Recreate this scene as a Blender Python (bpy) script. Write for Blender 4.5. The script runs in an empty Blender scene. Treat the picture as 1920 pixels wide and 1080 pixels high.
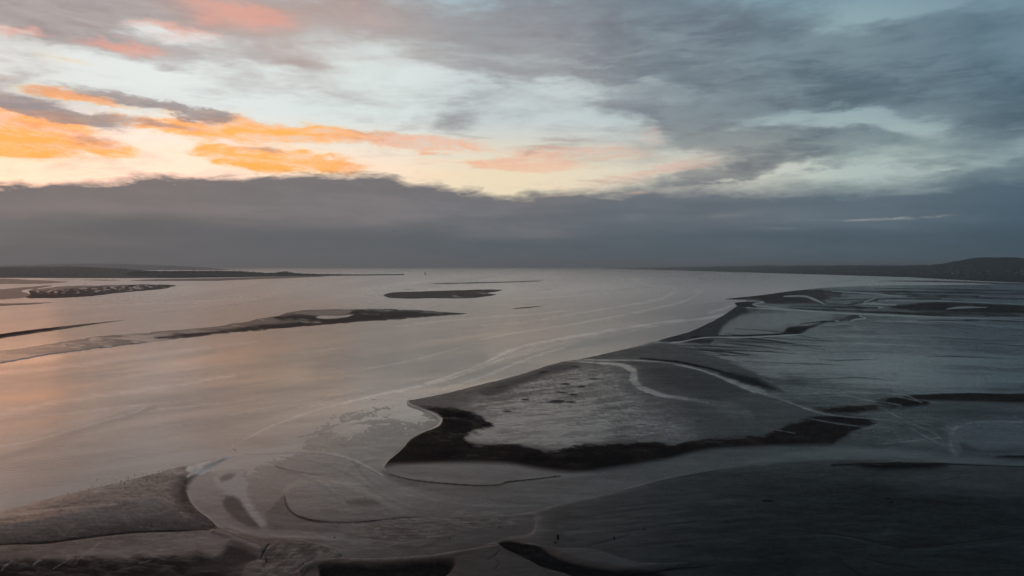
import bpy, math, random
import numpy as np
C = bpy.context.scene.collection
SC = bpy.context.scene
rad = math.radians

# ------------------------------------------------------------------ camera
CAM_H = 60.0                     # drone height above the water, metres
FPX = 1280.0                     # focal length in pixels of a 1920 px wide frame
HORIZ = 500.0                    # photo row of the true horizon
PITCH = math.atan((540.0 - HORIZ) / FPX)
CP, SP = math.cos(PITCH), math.sin(PITCH)
cam = bpy.data.cameras.new('camera'); cam.sensor_width = 36.0; cam.lens = 24.0
cam.clip_start = 1.0; cam.clip_end = 200000.0
cam_o = bpy.data.objects.new('camera', cam); C.objects.link(cam_o)
cam_o.location = (0, 0, CAM_H); cam_o.rotation_euler = (math.pi / 2 - PITCH, 0, 0)
SC.camera = cam_o

# ------------------------------------------------------------------ view
SC.view_settings.view_transform = 'Standard'; SC.view_settings.look = 'None'
SC.view_settings.exposure = 0.0; SC.view_settings.gamma = 1.0
SC.view_settings.use_curve_mapping = False
SC.cycles.use_denoising = True
SC.cycles.use_adaptive_sampling = True; SC.cycles.adaptive_threshold = 0.015; SC.cycles.adaptive_min_samples = 16
SC.cycles.max_bounces = 5; SC.cycles.diffuse_bounces = 2; SC.cycles.glossy_bounces = 3
SC.cycles.volume_bounces = 0; SC.cycles.transmission_bounces = 1
SC.cycles.sample_clamp_indirect = 4.0

def lin(r, g, b):
    f = lambda c: c / 12.92 if c <= 0.04045 else ((c + 0.055) / 1.055) ** 2.4
    return (f(r / 255.0), f(g / 255.0), f(b / 255.0), 1.0)

def hot(r, g, b, k):              # a sky colour whose red is brighter than the picture can show
    c = lin(r, g, b); return (c[0] * k, c[1], c[2], 1.0)

def Yof(py):                     # ground distance seen at a photo row
    t = (py - 540.0) / FPX
    return CAM_H * (CP - t * SP) / (SP + t * CP)

def proj(X, Y, Z=0.0):
    zc = Y * CP + (CAM_H - Z) * SP
    return 960 + FPX * X / zc, 540 - FPX * (Y * SP - (CAM_H - Z) * CP) / zc

def ground(px, py, z=0.0):       # a point of the ground seen at a photo pixel
    Y = Yof(py) * (CAM_H - z) / CAM_H
    zc = Y * CP + (CAM_H - z) * SP
    return ((px - 960) / FPX * zc, Y, z)

def dirae(px, py):               # photo pixel -> azimuth, elevation
    x = (px - 960) / FPX; u = -(py - 540) / FPX
    d = (x, CP + u * SP, -SP + u * CP)
    n = math.sqrt(sum(c * c for c in d))
    return math.atan2(d[0], d[1]), math.asin(d[2] / n)

# ------------------------------------------------------------------ node helper
class NT:
    def __init__(s, tree):
        s.t = tree; s.n = tree.nodes; s.l = tree.links
    def put(s, sock, v):
        if isinstance(v, bpy.types.NodeSocket): s.l.new(v, sock)
        elif v is not None: sock.default_value = v
    def math(s, op, a, b=None, c=None, clamp=False):
        n = s.n.new('ShaderNodeMath'); n.operation = op; n.use_clamp = clamp
        s.put(n.inputs[0], a)
        if b is not None: s.put(n.inputs[1], b)
        if c is not None: s.put(n.inputs[2], c)
        return n.outputs[0]
    def vmath(s, op, a, b=None, scale=None):
        n = s.n.new('ShaderNodeVectorMath'); n.operation = op
        s.put(n.inputs[0], a)
        if b is not None: s.put(n.inputs[1], b)
        if scale is not None: s.put(n.inputs['Scale'], scale)
        return n.outputs['Value'] if op in ('LENGTH', 'DOT_PRODUCT', 'DISTANCE') else n.outputs['Vector']
    def rng(s, v, a, b, c=0.0, d=1.0, interp='SMOOTHSTEP'):
        n = s.n.new('ShaderNodeMapRange'); n.interpolation_type = interp
        s.put(n.inputs['Value'], v)
        for k, x in (('From Min', a), ('From Max', b), ('To Min', c), ('To Max', d)): s.put(n.inputs[k], x)
        return n.outputs['Result']
    def mix(s, f, a, b, mode='MIX'):
        n = s.n.new('ShaderNodeMix'); n.data_type = 'RGBA'; n.blend_type = mode
        s.put(n.inputs[0], f); s.put(n.inputs[6], a); s.put(n.inputs[7], b)
        return n.outputs[2]
    def fmix(s, f, a, b):
        n = s.n.new('ShaderNodeMix'); n.data_type = 'FLOAT'
        s.put(n.inputs[0], f); s.put(n.inputs[2], a); s.put(n.inputs[3], b)
        return n.outputs[0]
    def noise(s, vec, scale, detail=4.0, rough=0.55, dist=0.0):
        n = s.n.new('ShaderNodeTexNoise'); n.noise_dimensions = '3D'
        s.put(n.inputs['Vector'], vec); n.inputs['Scale'].default_value = scale
        n.inputs['Detail'].default_value = detail; n.inputs['Roughness'].default_value = rough
        n.inputs['Distortion'].default_value = dist
        return n.outputs
    def mapping(s, vec, loc=(0, 0, 0), rot=(0, 0, 0), scale=(1, 1, 1), kind='POINT'):
        n = s.n.new('ShaderNodeMapping'); n.vector_type = kind
        s.put(n.inputs['Vector'], vec)
        n.inputs['Location'].default_value = loc; n.inputs['Rotation'].default_value = rot
        n.inputs['Scale'].default_value = scale
        return n.outputs[0]
    def ramp(s, f, stops, interp='EASE'):
        n = s.n.new('ShaderNodeValToRGB'); cr = n.color_ramp; cr.interpolation = interp
        while len(cr.elements) < len(stops): cr.elements.new(0.5)
        for e, (p, c) in zip(cr.elements, stops): e.position = p; e.color = c
        s.put(n.inputs[0], f)
        return n.outputs[0]
    def attr(s, name):
        n = s.n.new('ShaderNodeAttribute'); n.attribute_name = name
        return n.outputs['Fac']

# ------------------------------------------------------------------ sky (world)
SUN_AZ, SUN_EL = -0.76, rad(4.0)
world = bpy.data.worlds.new('World'); SC.world = world; world.use_nodes = True
world.node_tree.nodes.clear()
W = NT(world.node_tree)
def build_sky():
    tc = W.n.new('ShaderNodeTexCoord'); D = tc.outputs['Generated']
    sep = W.n.new('ShaderNodeSeparateXYZ'); W.put(sep.inputs[0], D)
    x, y, z = sep.outputs
    az = W.math('ARCTAN2', x, y); el = W.math('ARCSINE', z)
    # cloud-plane coordinates: noise that flattens towards the horizon like real cloud decks
    zz = W.math('ADD', W.math('MAXIMUM', z, 0.0), 0.16)
    cx = W.math('DIVIDE', x, zz); cy = W.math('DIVIDE', y, zz)
    comb = W.n.new('ShaderNodeCombineXYZ'); W.put(comb.inputs[0], cx); W.put(comb.inputs[1], cy); P = comb.outputs[0]
    # streaked direction noise
    S = W.mapping(D, scale=(1, 1, 3.4))
    n1 = W.noise(S, 4.5, 5, 0.6)
    n2 = W.noise(S, 17.0, 7, 0.66)
    n3 = W.noise(W.mapping(P, rot=(0, 0, 0.35), scale=(0.8, 1.5, 1)), 2.2, 7, 0.6, 0.4)
    n4 = W.noise(W.mapping(D, rot=(0, -0.03, 0), scale=(1, 1, 5.0)), 13.0, 8, 0.70, 0.5)
    w1 = W.vmath('MULTIPLY', W.vmath('SUBTRACT', n1['Color'], (0.5, 0.5, 0.5)), (0.20, 0.085, 0))
    w2 = W.vmath('MULTIPLY', W.vmath('SUBTRACT', n2['Color'], (0.5, 0.5, 0.5)), (0.085, 0.034, 0))
    ae = W.n.new('ShaderNodeCombineXYZ'); W.put(ae.inputs[0], az); W.put(ae.inputs[1], el)
    V = W.vmath('ADD', W.vmath('ADD', ae.outputs[0], w1), w2)
    V2 = W.vmath('ADD', ae.outputs[0], w2)
    V3 = W.vmath('ADD', ae.outputs[0], W.vmath('MULTIPLY', w2, (1.0, 0.25, 0)))

    last = [None]
    def field(elems, vec, base=0.0):
        acc = base; run = vec          # each shape waits for the one before it, which keeps the shader's memory small
        for (px, py, rx, ry, rot, st) in elems:
            a, e = dirae(px, py); ct = math.cos(a)
            if acc is not base or last[0] is not None:
                run = W.vmath('MULTIPLY_ADD', last[0] if acc is base else acc, (1e-9, 1e-9, 1e-9)); W.put(run.node.inputs[2], vec)
            m = W.mapping(run, loc=(a, e, 0), rot=(0, 0, -rad(rot)), scale=(rx * ct * ct / FPX, ry * ct / FPX, 1), kind='TEXTURE')
            v = W.rng(W.vmath('LENGTH', m), 1.0, 0.0)
            acc = W.math('MULTIPLY_ADD', v, st, acc)
        last[0] = acc
        return acc
    t = W.rng(az, dirae(-150, 300)[0], dirae(2070, 300)[0], interp='LINEAR')   # 0 left .. 1 right of the view
    tx = lambda px: (dirae(px, 300)[0] - dirae(-150, 300)[0]) / (dirae(2070, 300)[0] - dirae(-150, 300)[0])
    e_of = lambda py: dirae(960, py)[1]
    # clear sky
    low = W.ramp(t, [(0, hot(255, 242, 208, 1.5)), (tx(300), hot(255, 244, 216, 1.4)), (tx(600), hot(255, 240, 212, 1.15)), (tx(950), lin(246, 228, 196)), (tx(1350), lin(214, 214, 200)), (tx(1650), lin(178, 194, 190)), (1, lin(135, 158, 166))])
    mid = W.ramp(t, [(0, lin(228, 226, 222)), (tx(300), lin(232, 238, 236)), (tx(700), lin(222, 231, 229)), (tx(1000), lin(202, 212, 213)), (tx(1500), lin(152, 174, 180)), (1, lin(112, 140, 156))])
    top = W.ramp(t, [(0, lin(190, 190, 192)), (tx(500), lin(185, 195, 200)), (tx(1000), lin(140, 168, 182)), (tx(1640), lin(104, 143, 163)), (1, lin(85, 120, 142))])
    k1 = W.rng(el, e_of(335), e_of(215)); k2 = W.rng(el, e_of(130), e_of(-60))
    clear = W.mix(k2, W.mix(k1, low, mid), top)
    sk = W.n.new('ShaderNodeTexSky'); sk.sky_type = 'NISHITA'; sk.sun_disc = False
    sk.sun_elevation = SUN_EL; sk.sun_rotation = SUN_AZ; sk.altitude = 60
    clear = W.mix(0.004, clear, sk.outputs[0])

    # grey cloud field
    grey = [(90, 15, 260, 80, 0, 1.2), (330, 0, 340, 80, 4, 1.1), (220, 82, 300, 46, 8, 1.15), (450, 60, 300, 70, 6, .8), (620, 20, 320, 75, 3, 1.0), (900, 60, 330, 70, 5, 1.1),
            (1180, 70, 330, 85, 3, 1.2), (1450, 110, 420, 100, 4, 1.3), (1750, 120, 300, 130, -4, 1.0), (1650, 32, 210, 55, -3, -1.15), (1360, 30, 170, 35, 0, .35),
            (960, 140, 170, 34, 2, .95), (1120, 135, 160, 26, -4, .7), (880, 228, 75, 32, -10, .55), (850, 205, 60, 26, 0, .3), (650, 185, 120, 22, 5, .2),
            (1240, 200, 190, 42, 10, 1.0), (1390, 240, 210, 55, 9, 1.1), (1530, 280, 190, 40, 5, .8), (1380, 305, 160, 36, -8, .9), (1310, 330, 110, 24, -4, .6),
            (1480, 165, 200, 55, 4, .8), (1610, 195, 110, 28, 0, .6), (1600, 236, 150, 26, 2, -.75), (1480, 218, 90, 22, 8, -.5), (1850, 225, 170, 85, -6, 1.0), (1720, 290, 190, 30, 4, .45),
            (1880, 320, 240, 45, -10, .9), (1600, 325, 230, 16, 3, -.55), (1500, 335, 120, 12, -3, -.4), (1640, 268, 220, 24, 4, .75), (1800, 300, 200, 22, -6, .5), (1560, 205, 160, 22, 0, .4), (1440, 262, 130, 30, 4, .4), (1700, 215, 90, 26, 0, .3), (1290, 150, 240, 30, 4, .45), (1100, 10, 340, 50, 0, .6), (1740, 262, 130, 22, 6, -.35), (1860, 296, 150, 20, -8, -.4), (1560, 160, 320, 50, 0, .5), (1700, 180, 200, 60, 0, .5), (1480, 300, 220, 30, -4, .5), (1580, 285, 200, 18, 0, .35), (1400, 332, 280, 12, -3, -.45), (1240, 225, 200, 60, 8, .3),
            (600, 150, 460, 60, 5, .32), (470, 120, 300, 24, 4, .35), (860, 120, 260, 40, 2, .3), (1000, 200, 260, 50, 4, .3), (760, 215, 200, 26, 2, .22), (40, 150, 110, 44, 0, .35), (560, 255, 420, 50, 0, -.35), (280, 160, 260, 40, 4, -.25), (1000, 330, 260, 50, 0, -.5), (800, 170, 260, 40, 0, -.1),
            (20, 130, 90, 60, 0, .25), (60, 262, 180, 40, 0, .3), (1090, 290, 190, 50, 0, .28), (470, 90, 200, 60, 0, .2), (1250, 270, 110, 40, 0, .3)]
    g = field(grey, V, 0.0)
    g = W.math('ADD', g, W.math('MULTIPLY', W.math('MULTIPLY', W.rng(az, dirae(1050, 200)[0], dirae(1500, 200)[0]), W.rng(el, e_of(330), e_of(230))), 0.20))
    # cover overhead and behind the view
    over = W.rng(el, e_of(120), e_of(-330)); back = W.rng(W.math('ABSOLUTE', az), 0.72, 1.25)
    g = W.math('ADD', g, W.math('MULTIPLY', W.math('MAXIMUM', over, back), 0.75))
    g = W.math('ADD', W.math('MULTIPLY', g, 0.8), W.math('MULTIPLY', W.math('SUBTRACT', n3['Fac'], 0.5), 1.5))
    g = W.math('ADD', g, W.math('MULTIPLY', W.math('SUBTRACT', n2['Fac'], 0.5), 0.6))
    g = W.math('ADD', g, W.math('MULTIPLY', W.math('SUBTRACT', n4['Fac'], 0.5), 1.25))
    ga = W.math('MULTIPLY', W.rng(g, -0.18, 1.0), 0.94)
    gcol = W.ramp(t, [(0, lin(150, 138, 138)), (tx(150), lin(160, 144, 142)), (tx(600), lin(176, 154, 148)), (tx(950), lin(136, 133, 138)), (tx(1300), lin(100, 112, 124)), (tx(1600), lin(86, 106, 120)), (1, lin(68, 92, 108))])
    dcol = W.ramp(t, [(0, lin(122, 112, 118)), (tx(600), lin(140, 128, 130)), (tx(1000), lin(116, 118, 126)), (tx(1350), lin(94, 100, 110)), (tx(1650), lin(84, 102, 114)), (1, lin(72, 94, 108))])
    gc = W.mix(W.rng(el, e_of(110), e_of(250)), gcol, dcol)
    gc = W.mix(W.math('MULTIPLY', W.rng(W.math('ADD', W.math('MULTIPLY', n1['Fac'], 0.6), W.math('MULTIPLY', n4['Fac'], 0.5)), 0.42, 0.66), W.rng(az, dirae(900, 200)[0], dirae(1500, 200)[0], 0.42, 0.72)), gc, W.mix(0.55, gc, clear))
    gc = W.mix(W.math('MULTIPLY', W.rng(W.math('ADD', W.math('MULTIPLY', n3['Fac'], 0.5), W.math('MULTIPLY', n2['Fac'], 0.5)), 0.50, 0.36), 0.30), gc, W.ramp(t, [(0, lin(120, 112, 118)), (tx(900), lin(104, 106, 114)), (tx(1400), lin(76, 90, 102)), (1, lin(60, 82, 98))]))
    # pink light on the underside of the high cloud, upper left
    pk = field([(335, 66, 140, 30, 4, 1.3), (240, 92, 140, 26, 4, .9), (20, 52, 130, 24, 0, .9), (430, 40, 220, 50, 6, .5), (130, 110, 140, 26, 0, .35), (480, 20, 200, 40, 6, .55), (700, 30, 160, 40, 6, .3), (20, 140, 70, 20, 0, .5), (1240, 250, 70, 40, 20, .5), (1000, 270, 120, 30, 0, .3)], V)
    gc = W.mix(W.math('MULTIPLY', W.rng(pk, 0.1, 0.9), 0.75), gc, lin(238, 164, 142))
    c = W.mix(ga, clear, gc)
    # lit orange clouds
    warm = [(50, 250, 260, 62, 3, 1.3), (150, 272, 190, 26, 3, .8), (20, 285, 200, 26, 2, .6), (330, 240, 260, 22, 3, .9), (440, 236, 190, 30, 5, 1.1), (620, 254, 260, 26, 4, 1.1), (820, 268, 190, 22, 3, 1.05), (470, 262, 300, 30, 3, .35), (430, 290, 190, 20, 3, .7), (520, 301, 205, 36, 3, 1.5), (640, 308, 130, 20, 2, .6),
            (150, 182, 180, 18, 5, .95), (40, 215, 190, 34, 5, .9), (1030, 292, 130, 24, 3, .9), (1000, 312, 170, 18, 2, .85), (1150, 284, 120, 22, 4, .7), (1240, 318, 150, 20, -6, .95), (1205, 250, 70, 22, 20, .6), (1120, 346, 160, 15, -4, .8), (860, 306, 160, 14, 2, .5), (830, 330, 130, 12, 2, .4), (1300, 300, 110, 24, 0, .5), (120, 110, 120, 14, 2, .35), (450, 218, 90, 18, 3, .3)]
    wf = field(warm, V2)
    nz = W.math('ADD', W.math('MULTIPLY', W.math('SUBTRACT', n1['Fac'], 0.5), 0.6), W.math('ADD', W.math('MULTIPLY', W.math('SUBTRACT', n2['Fac'], 0.5), 0.9), W.math('MULTIPLY', W.math('SUBTRACT', n4['Fac'], 0.5), 1.5)))
    wv = W.math('ADD', wf, W.math('MULTIPLY', nz, W.rng(wf, 0.0, 0.4)))
    tex = W.math('ADD', W.math('MULTIPLY', n4['Fac'], 0.62), W.math('MULTIPLY', n2['Fac'], 0.38))
    wa = W.math('MULTIPLY', W.rng(wv, 0.08, 0.95), W.rng(tex, 0.38, 0.58, 0.40, 1.0))
    wa = W.math('MULTIPLY', wa, W.rng(az, dirae(620, 300)[0], dirae(1150, 300)[0], 1.0, 0.62))
    whot = W.ramp(t, [(0, hot(255, 186, 72, 1.45)), (tx(250), hot(255, 182, 64, 1.35)), (tx(560), hot(255, 182, 60, 1.2)), (tx(760), lin(252, 182, 144)), (tx(1100), lin(244, 186, 160)), (tx(1350), lin(216, 178, 166)), (1, lin(180, 160, 155))])
    wcool = W.ramp(t, [(0, lin(236, 160, 120)), (tx(300), lin(238, 166, 120)), (tx(560), lin(246, 178, 110)), (tx(800), lin(240, 170, 144)), (tx(1200), lin(226, 172, 156)), (1, lin(170, 155, 155))])
    wc = W.mix(W.rng(W.math('ADD', el, W.math('MULTIPLY', n2['Fac'], 0.05)), e_of(255) + 0.02, e_of(225) + 0.03), whot, wcool)
    wpale = W.ramp(t, [(0, lin(255, 226, 150)), (tx(560), lin(255, 222, 150)), (tx(900), lin(250, 212, 180)), (tx(1300), lin(232, 206, 190)), (1, lin(200, 190, 185))])
    wc = W.mix(W.rng(wv, 0.15, 0.85), wpale, wc)
    wc = W.mix(W.math('MULTIPLY', W.rng(tex, 0.50, 0.62), 0.22), wc, W.mix(0.5, wpale, whot))
    wc = W.mix(W.math('MULTIPLY', W.rng(tex, 0.50, 0.38), 0.60), wc, W.ramp(t, [(0, lin(204, 146, 116)), (tx(600), lin(216, 152, 104)), (tx(1000), lin(206, 166, 160)), (1, lin(160, 150, 150))]))
    c = W.mix(W.math('MULTIPLY', wa, 0.93), c, wc)
    # grey tops of the low streak clouds at left
    tops = [(40, 190, 140, 34, 8, 1.2), (110, 212, 150, 24, 10, .9), (240, 187, 210, 15, 6, 1.0), (345, 203, 150, 14, 8, 1.0), (388, 217, 70, 20, 0, 1.1), (150, 224, 150, 22, 5, 1.15), (290, 232, 150, 15, 2, .85), (170, 262, 100, 18, 2, .65), (60, 235, 120, 16, 4, .4), (500, 283, 80, 13, 3, .65), (870, 256, 110, 10, 4, .5), (700, 250, 130, 9, 4, .3), (1010, 281, 120, 13, 0, .4), (1060, 262, 110, 10, 0, .4), (680, 262, 200, 8, 3, .3)]
    tf_ = field(tops, V2)
    tv = W.math('ADD', tf_, W.math('MULTIPLY', nz, W.rng(tf_, 0.0, 0.4)))
    c = W.mix(W.math('MULTIPLY', W.rng(tv, 0.0, 1.15), 0.82), c, W.mix(W.rng(n4['Fac'], 0.38, 0.62), lin(132, 122, 128), lin(172, 152, 146)))
    # low stratus bank
    fc = W.n.new('ShaderNodeFloatCurve'); cv = fc.mapping.curves[0]
    prof = [(-150, 342), (60, 344), (200, 338), (290, 327), (350, 332), (420, 336), (520, 331), (640, 330), (735, 332), (770, 346), (860, 356), (930, 368), (1010, 368), (1090, 362), (1180, 352), (1300, 347), (1420, 350), (1560, 350), (1700, 348), (1820, 335), (2070, 315)]
    pts = [(tx(px), (500 - py) / 300.0) for px, py in prof]
    while len(cv.points) < len(pts): cv.points.new(0.5, 0.5)
    for p, (u, v) in zip(cv.points, pts): p.location = (u, v)
    fc.mapping.update(); W.put(fc.inputs['Value'], t)
    # curve holds tan(elevation) * f / 300 along the view's centre line
    tanel = W.math('MULTIPLY', W.math('TANGENT', W.math('MAXIMUM', el, -0.5)), FPX / 300.0)
    tanel = W.math('DIVIDE', tanel, W.math('MAXIMUM', W.math('COSINE', W.math('MINIMUM', W.math('ABSOLUTE', az), 0.75)), 0.1))
    nb = W.math('ADD', W.math('MULTIPLY', W.math('SUBTRACT', n2['Fac'], 0.5), 0.13), W.math('ADD', W.math('MULTIPLY', W.math('SUBTRACT', n1['Fac'], 0.5), 0.10), W.math('MULTIPLY', W.math('SUBTRACT', n4['Fac'], 0.5), 0.13)))
    diff = W.math('SUBTRACT', W.math('ADD', fc.outputs[0], nb), tanel)
    soft = W.fmix(W.rng(az, dirae(900, 350)[0], dirae(1300, 350)[0]), 0.055, 0.16)
    ba = W.math('DIVIDE', W.math('ADD', diff, W.math('MULTIPLY', soft, 0.5)), soft, clamp=True)
    bank_lo = W.ramp(t, [(0, lin(105, 101, 101)), (tx(250), lin(101, 99, 101)), (tx(600), lin(95, 98, 102)), (tx(960), lin(86, 96, 103)), (tx(1300), lin(82, 95, 104)), (tx(1650), lin(72, 90, 101)), (1, lin(60, 80, 94))])
    bank_hi = W.ramp(t, [(0, lin(129, 121, 118)), (tx(250), lin(131, 123, 120)), (tx(600), lin(123, 118, 119)), (tx(960), lin(115, 117, 122)), (tx(1300), lin(112, 119, 127)), (tx(1650), lin(96, 112, 123)), (1, lin(74, 97, 113))])
    nlow = W.noise(W.mapping(D, scale=(1, 1, 9)), 3.4, 5, 0.55)
    ht = W.math('ADD', tanel, W.math('MULTIPLY', W.math('SUBTRACT', nlow['Fac'], 0.5), 0.55))
    bank = W.mix(W.rng(ht, 0.10, 0.46), bank_lo, bank_hi)
    bank = W.mix(W.math('MULTIPLY', W.rng(W.math('ADD', W.math('MULTIPLY', nlow['Fac'], 0.5), W.math('MULTIPLY', n4['Fac'], 0.5)), 0.45, 0.62), W.rng(ht, 0.12, 0.5, 0.05, 0.5)), bank, W.mix(0.62, bank_hi, W.ramp(t, [(0, lin(150, 135, 132)), (tx(960), lin(146, 140, 142)), (tx(1350), lin(122, 128, 134)), (1, lin(84, 108, 124))])))
    # darker crest of the bank where it hides the light, and its ragged layers
    crest = W.math('MULTIPLY', W.rng(diff, 0.16, 0.01), W.rng(az, dirae(1250, 350)[0], dirae(900, 350)[0]))
    bank = W.mix(W.math('MULTIPLY', crest, 0.25), bank, lin(110, 104, 104))
    slit = field([(1690, 409, 190, 5, -1, .9), (1470, 427, 110, 4, 0, .5), (1560, 413, 90, 5, 0, .4), (1380, 405, 180, 6, 3, .3), (1230, 358, 130, 7, -4, .6), (1060, 366, 90, 6, -4, .4)], V3)
    sl = W.rng(W.math('MULTIPLY', slit, W.rng(n4['Fac'], 0.34, 0.6)), 0.05, 0.9)
    bank = W.mix(W.math('MULTIPLY', sl, 0.7), bank, W.ramp(t, [(0, lin(250, 200, 150)), (tx(1200), lin(236, 196, 170)), (tx(1500), lin(165, 170, 168)), (1, lin(172, 165, 155))]))
    c = W.mix(ba, c, bank)
    bg = W.n.new('ShaderNodeBackground'); W.put(bg.inputs[0], c); bg.inputs[1].default_value = 1.0
    out = W.n.new('ShaderNodeOutputWorld'); W.l.new(bg.outputs[0], out.inputs[0])
build_sky()
world.cycles.sampling_method = 'MANUAL'; world.cycles.sample_map_resolution = 1024

# ------------------------------------------------------------------ sun, veiled by the cloud bank
sl = bpy.data.lights.new('sun', 'SUN'); sl.energy = 0.025; sl.angle = rad(20); sl.color = (1.0, 0.50, 0.30)
so = bpy.data.objects.new('sun', sl); C.objects.link(so)
so.rotation_euler = (math.pi / 2 - rad(6.0), 0, -SUN_AZ + math.pi)   # shines from the left of the view towards the camera
so.rotation_euler = (rad(90 - 6.0), 0, math.pi - SUN_AZ)

# ================================================================== the estuary floor
# Ground lattice: rows are lines of equal distance, columns fan out, so detail is spent near the viewpoint.
rng_ = np.random.default_rng(7)
rows_py = np.concatenate([np.arange(501.3, 512, 0.45), np.arange(512, 560, 0.55), np.arange(560, 640, 0.8), np.arange(640, 780, 1.1), np.arange(780, 1135, 1.35)])
cols_px = np.concatenate([960 - np.geomspace(12000, 2070, 40), np.arange(-1100, -60, 20.0), np.arange(-60, 1980, 1.5), np.arange(1980, 3020, 20.0), 960 + np.geomspace(2070, 12000, 40)])
GY = np.array([Yof(p) for p in rows_py])
slope = (cols_px - 960) / FPX
NR, NC = len(GY), len(slope)
GX = GY[:, None] * slope[None, :]
PX, PY0 = proj(GX, GY[:, None])
PX = PX.astype(np.float32); PYR = PY0[:, 0] if PY0.ndim == 2 else PY0
PYR = np.asarray(PYR, dtype=np.float32).reshape(-1); PY = np.repeat(PYR[:, None], NC, 1)

def vnoise(u, v, seed):
    r = np.random.default_rng(seed).random((256, 256)).astype(np.float32)
    iu = np.floor(u).astype(np.int32); iv = np.floor(v).astype(np.int32)
    fu = u - iu; fv = v - iv; fu = fu * fu * (3 - 2 * fu); fv = fv * fv * (3 - 2 * fv)
    iu &= 255; iv &= 255; iu1 = (iu + 1) & 255; iv1 = (iv + 1) & 255
    return (r[iu, iv] * (1 - fu) + r[iu1, iv] * fu) * (1 - fv) + (r[iu, iv1] * (1 - fu) + r[iu1, iv1] * fu) * fv
def fbm(sx, sy, seed, octv=4, rot=0.0, gain=0.55):
    c, s = math.cos(rot), math.sin(rot)
    U = (PX * c + PY * s) / sx + 40; V = (-PX * s + PY * c) / sy + 40
    a = np.zeros_like(PX); amp = 1.0; tot = 0
    for k in range(octv):
        a += amp * vnoise(U, V, seed + k); tot += amp; amp *= gain; U = U * 2.03 + 7; V = V * 2.03 + 3
    return (a / tot - 0.5) * 2.2
N_STREAK = fbm(150, 9, 1, 5, rot=0.03)
N_FINE = fbm(26, 5, 11, 4, rot=0.05)
N_BLOB = fbm(60, 26, 21, 5)
N_BIG = fbm(320, 60, 31, 4, rot=-0.12)
N_GRAIN = fbm(5, 2.6, 41, 3, gain=0.8)

def sm(a, b, x):
    t = np.clip((x - a) / (b - a), 0, 1); return t * t * (3 - 2 * t)
def spline(pts, closed=False, step=5.0):
    P = [np.array(p, dtype=float) for p in pts]
    n = len(P); out = []
    for i in range(n if closed else n - 1):
        p0 = P[(i - 1) % n] if closed or i > 0 else 2 * P[0] - P[1]
        p1 = P[i]; p2 = P[(i + 1) % n]
        p3 = P[(i + 2) % n] if closed or i + 2 < n else 2 * P[-1] - P[-2]
        # centripetal-like damping: short neighbours give short tangents
        L = np.linalg.norm((p2 - p1)[:2]); L0 = np.linalg.norm((p1 - p0)[:2]) + 1e-6; L3 = np.linalg.norm((p3 - p2)[:2]) + 1e-6
        m1 = (p2 - p0) * L / (L + L0); m2 = (p3 - p1) * L / (L + L3)
        k = max(1, int(L / step))
        for j in range(k):
            t = j / k; t2, t3 = t * t, t * t * t
            out.append((2 * t3 - 3 * t2 + 1) * p1 + (t3 - 2 * t2 + t) * m1 + (-2 * t3 + 3 * t2) * p2 + (t3 - t2) * m2)
    if not closed: out.append(P[-1])
    return np.array(out)
def window(x0, x1, y0, y1):
    i0 = np.searchsorted(PYR, y0); i1 = np.searchsorted(PYR, y1)
    if i1 <= i0: return None
    r = (i0 + i1) // 2
    j0 = max(0, np.searchsorted(PX[r], x0) - 2); j1 = min(NC, np.searchsorted(PX[r], x1) + 2)
    return (slice(i0, i1), slice(j0, j1)) if j1 > j0 else None
def dist_line(pl, margin, closed=False, asp=1.0):
    """distance (photo px) of lattice points to a polyline, and the interpolated extra value carried by its points"""
    D = np.full(PX.shape, 1e3, np.float32); Wd = np.zeros(PX.shape, np.float32) if pl.shape[1] > 2 else None
    n = len(pl)
    for i in range(n if closed else n - 1):
        a = pl[i]; b = pl[(i + 1) % n]
        w = window(min(a[0], b[0]) - margin, max(a[0], b[0]) + margin, min(a[1], b[1]) - margin / asp, max(a[1], b[1]) + margin / asp)
        if w is None: continue
        dx, dy = b[0] - a[0], (b[1] - a[1]) * asp
        qx = PX[w] - a[0]; qy = (PY[w] - a[1]) * asp
        t = np.clip((qx * dx + qy * dy) / (dx * dx + dy * dy + 1e-9), 0, 1)
        d = np.hypot(qx - t * dx, qy - t * dy)
        m = d < D[w]
        D[w] = np.where(m, d, D[w])
        if Wd is not None: Wd[w] = np.where(m, a[2] + (b[2] - a[2]) * t, Wd[w])
    return D, Wd
def inside(pl):
    M = np.zeros(PX.shape, bool)
    x = pl[:, 0]; y = pl[:, 1]; x2 = np.roll(x, -1); y2 = np.roll(y, -1)
    i0 = np.searchsorted(PYR, y.min()); i1 = np.searchsorted(PYR, y.max())
    for i in range(i0, i1):
        yy = PYR[i]; c = (y <= yy) != (y2 <= yy)
        if not c.any(): continue
        xs = np.sort(x[c] + (yy - y[c]) * (x2[c] - x[c]) / (y2[c] - y[c]))
        M[i] = (np.searchsorted(xs, PX[i]) & 1) == 1
    return M
def sd(pts, margin=60, smooth=True, asp=1.0):
    pl = spline(pts, True) if smooth else np.array(pts, float)
    D, _ = dist_line(pl, margin, True, asp)
    return np.where(inside(pl), 1, -1) * np.minimum(D, margin)
def area(pts, soft=4.0, rag=None, amp=0.0, smooth=True, asp=1.0):
    d = sd(pts, max(soft * 1.5, amp * 1.6) + 3, smooth, asp)
    if rag is not None: d = d + rag * amp
    return sm(-soft, soft, d)
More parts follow.
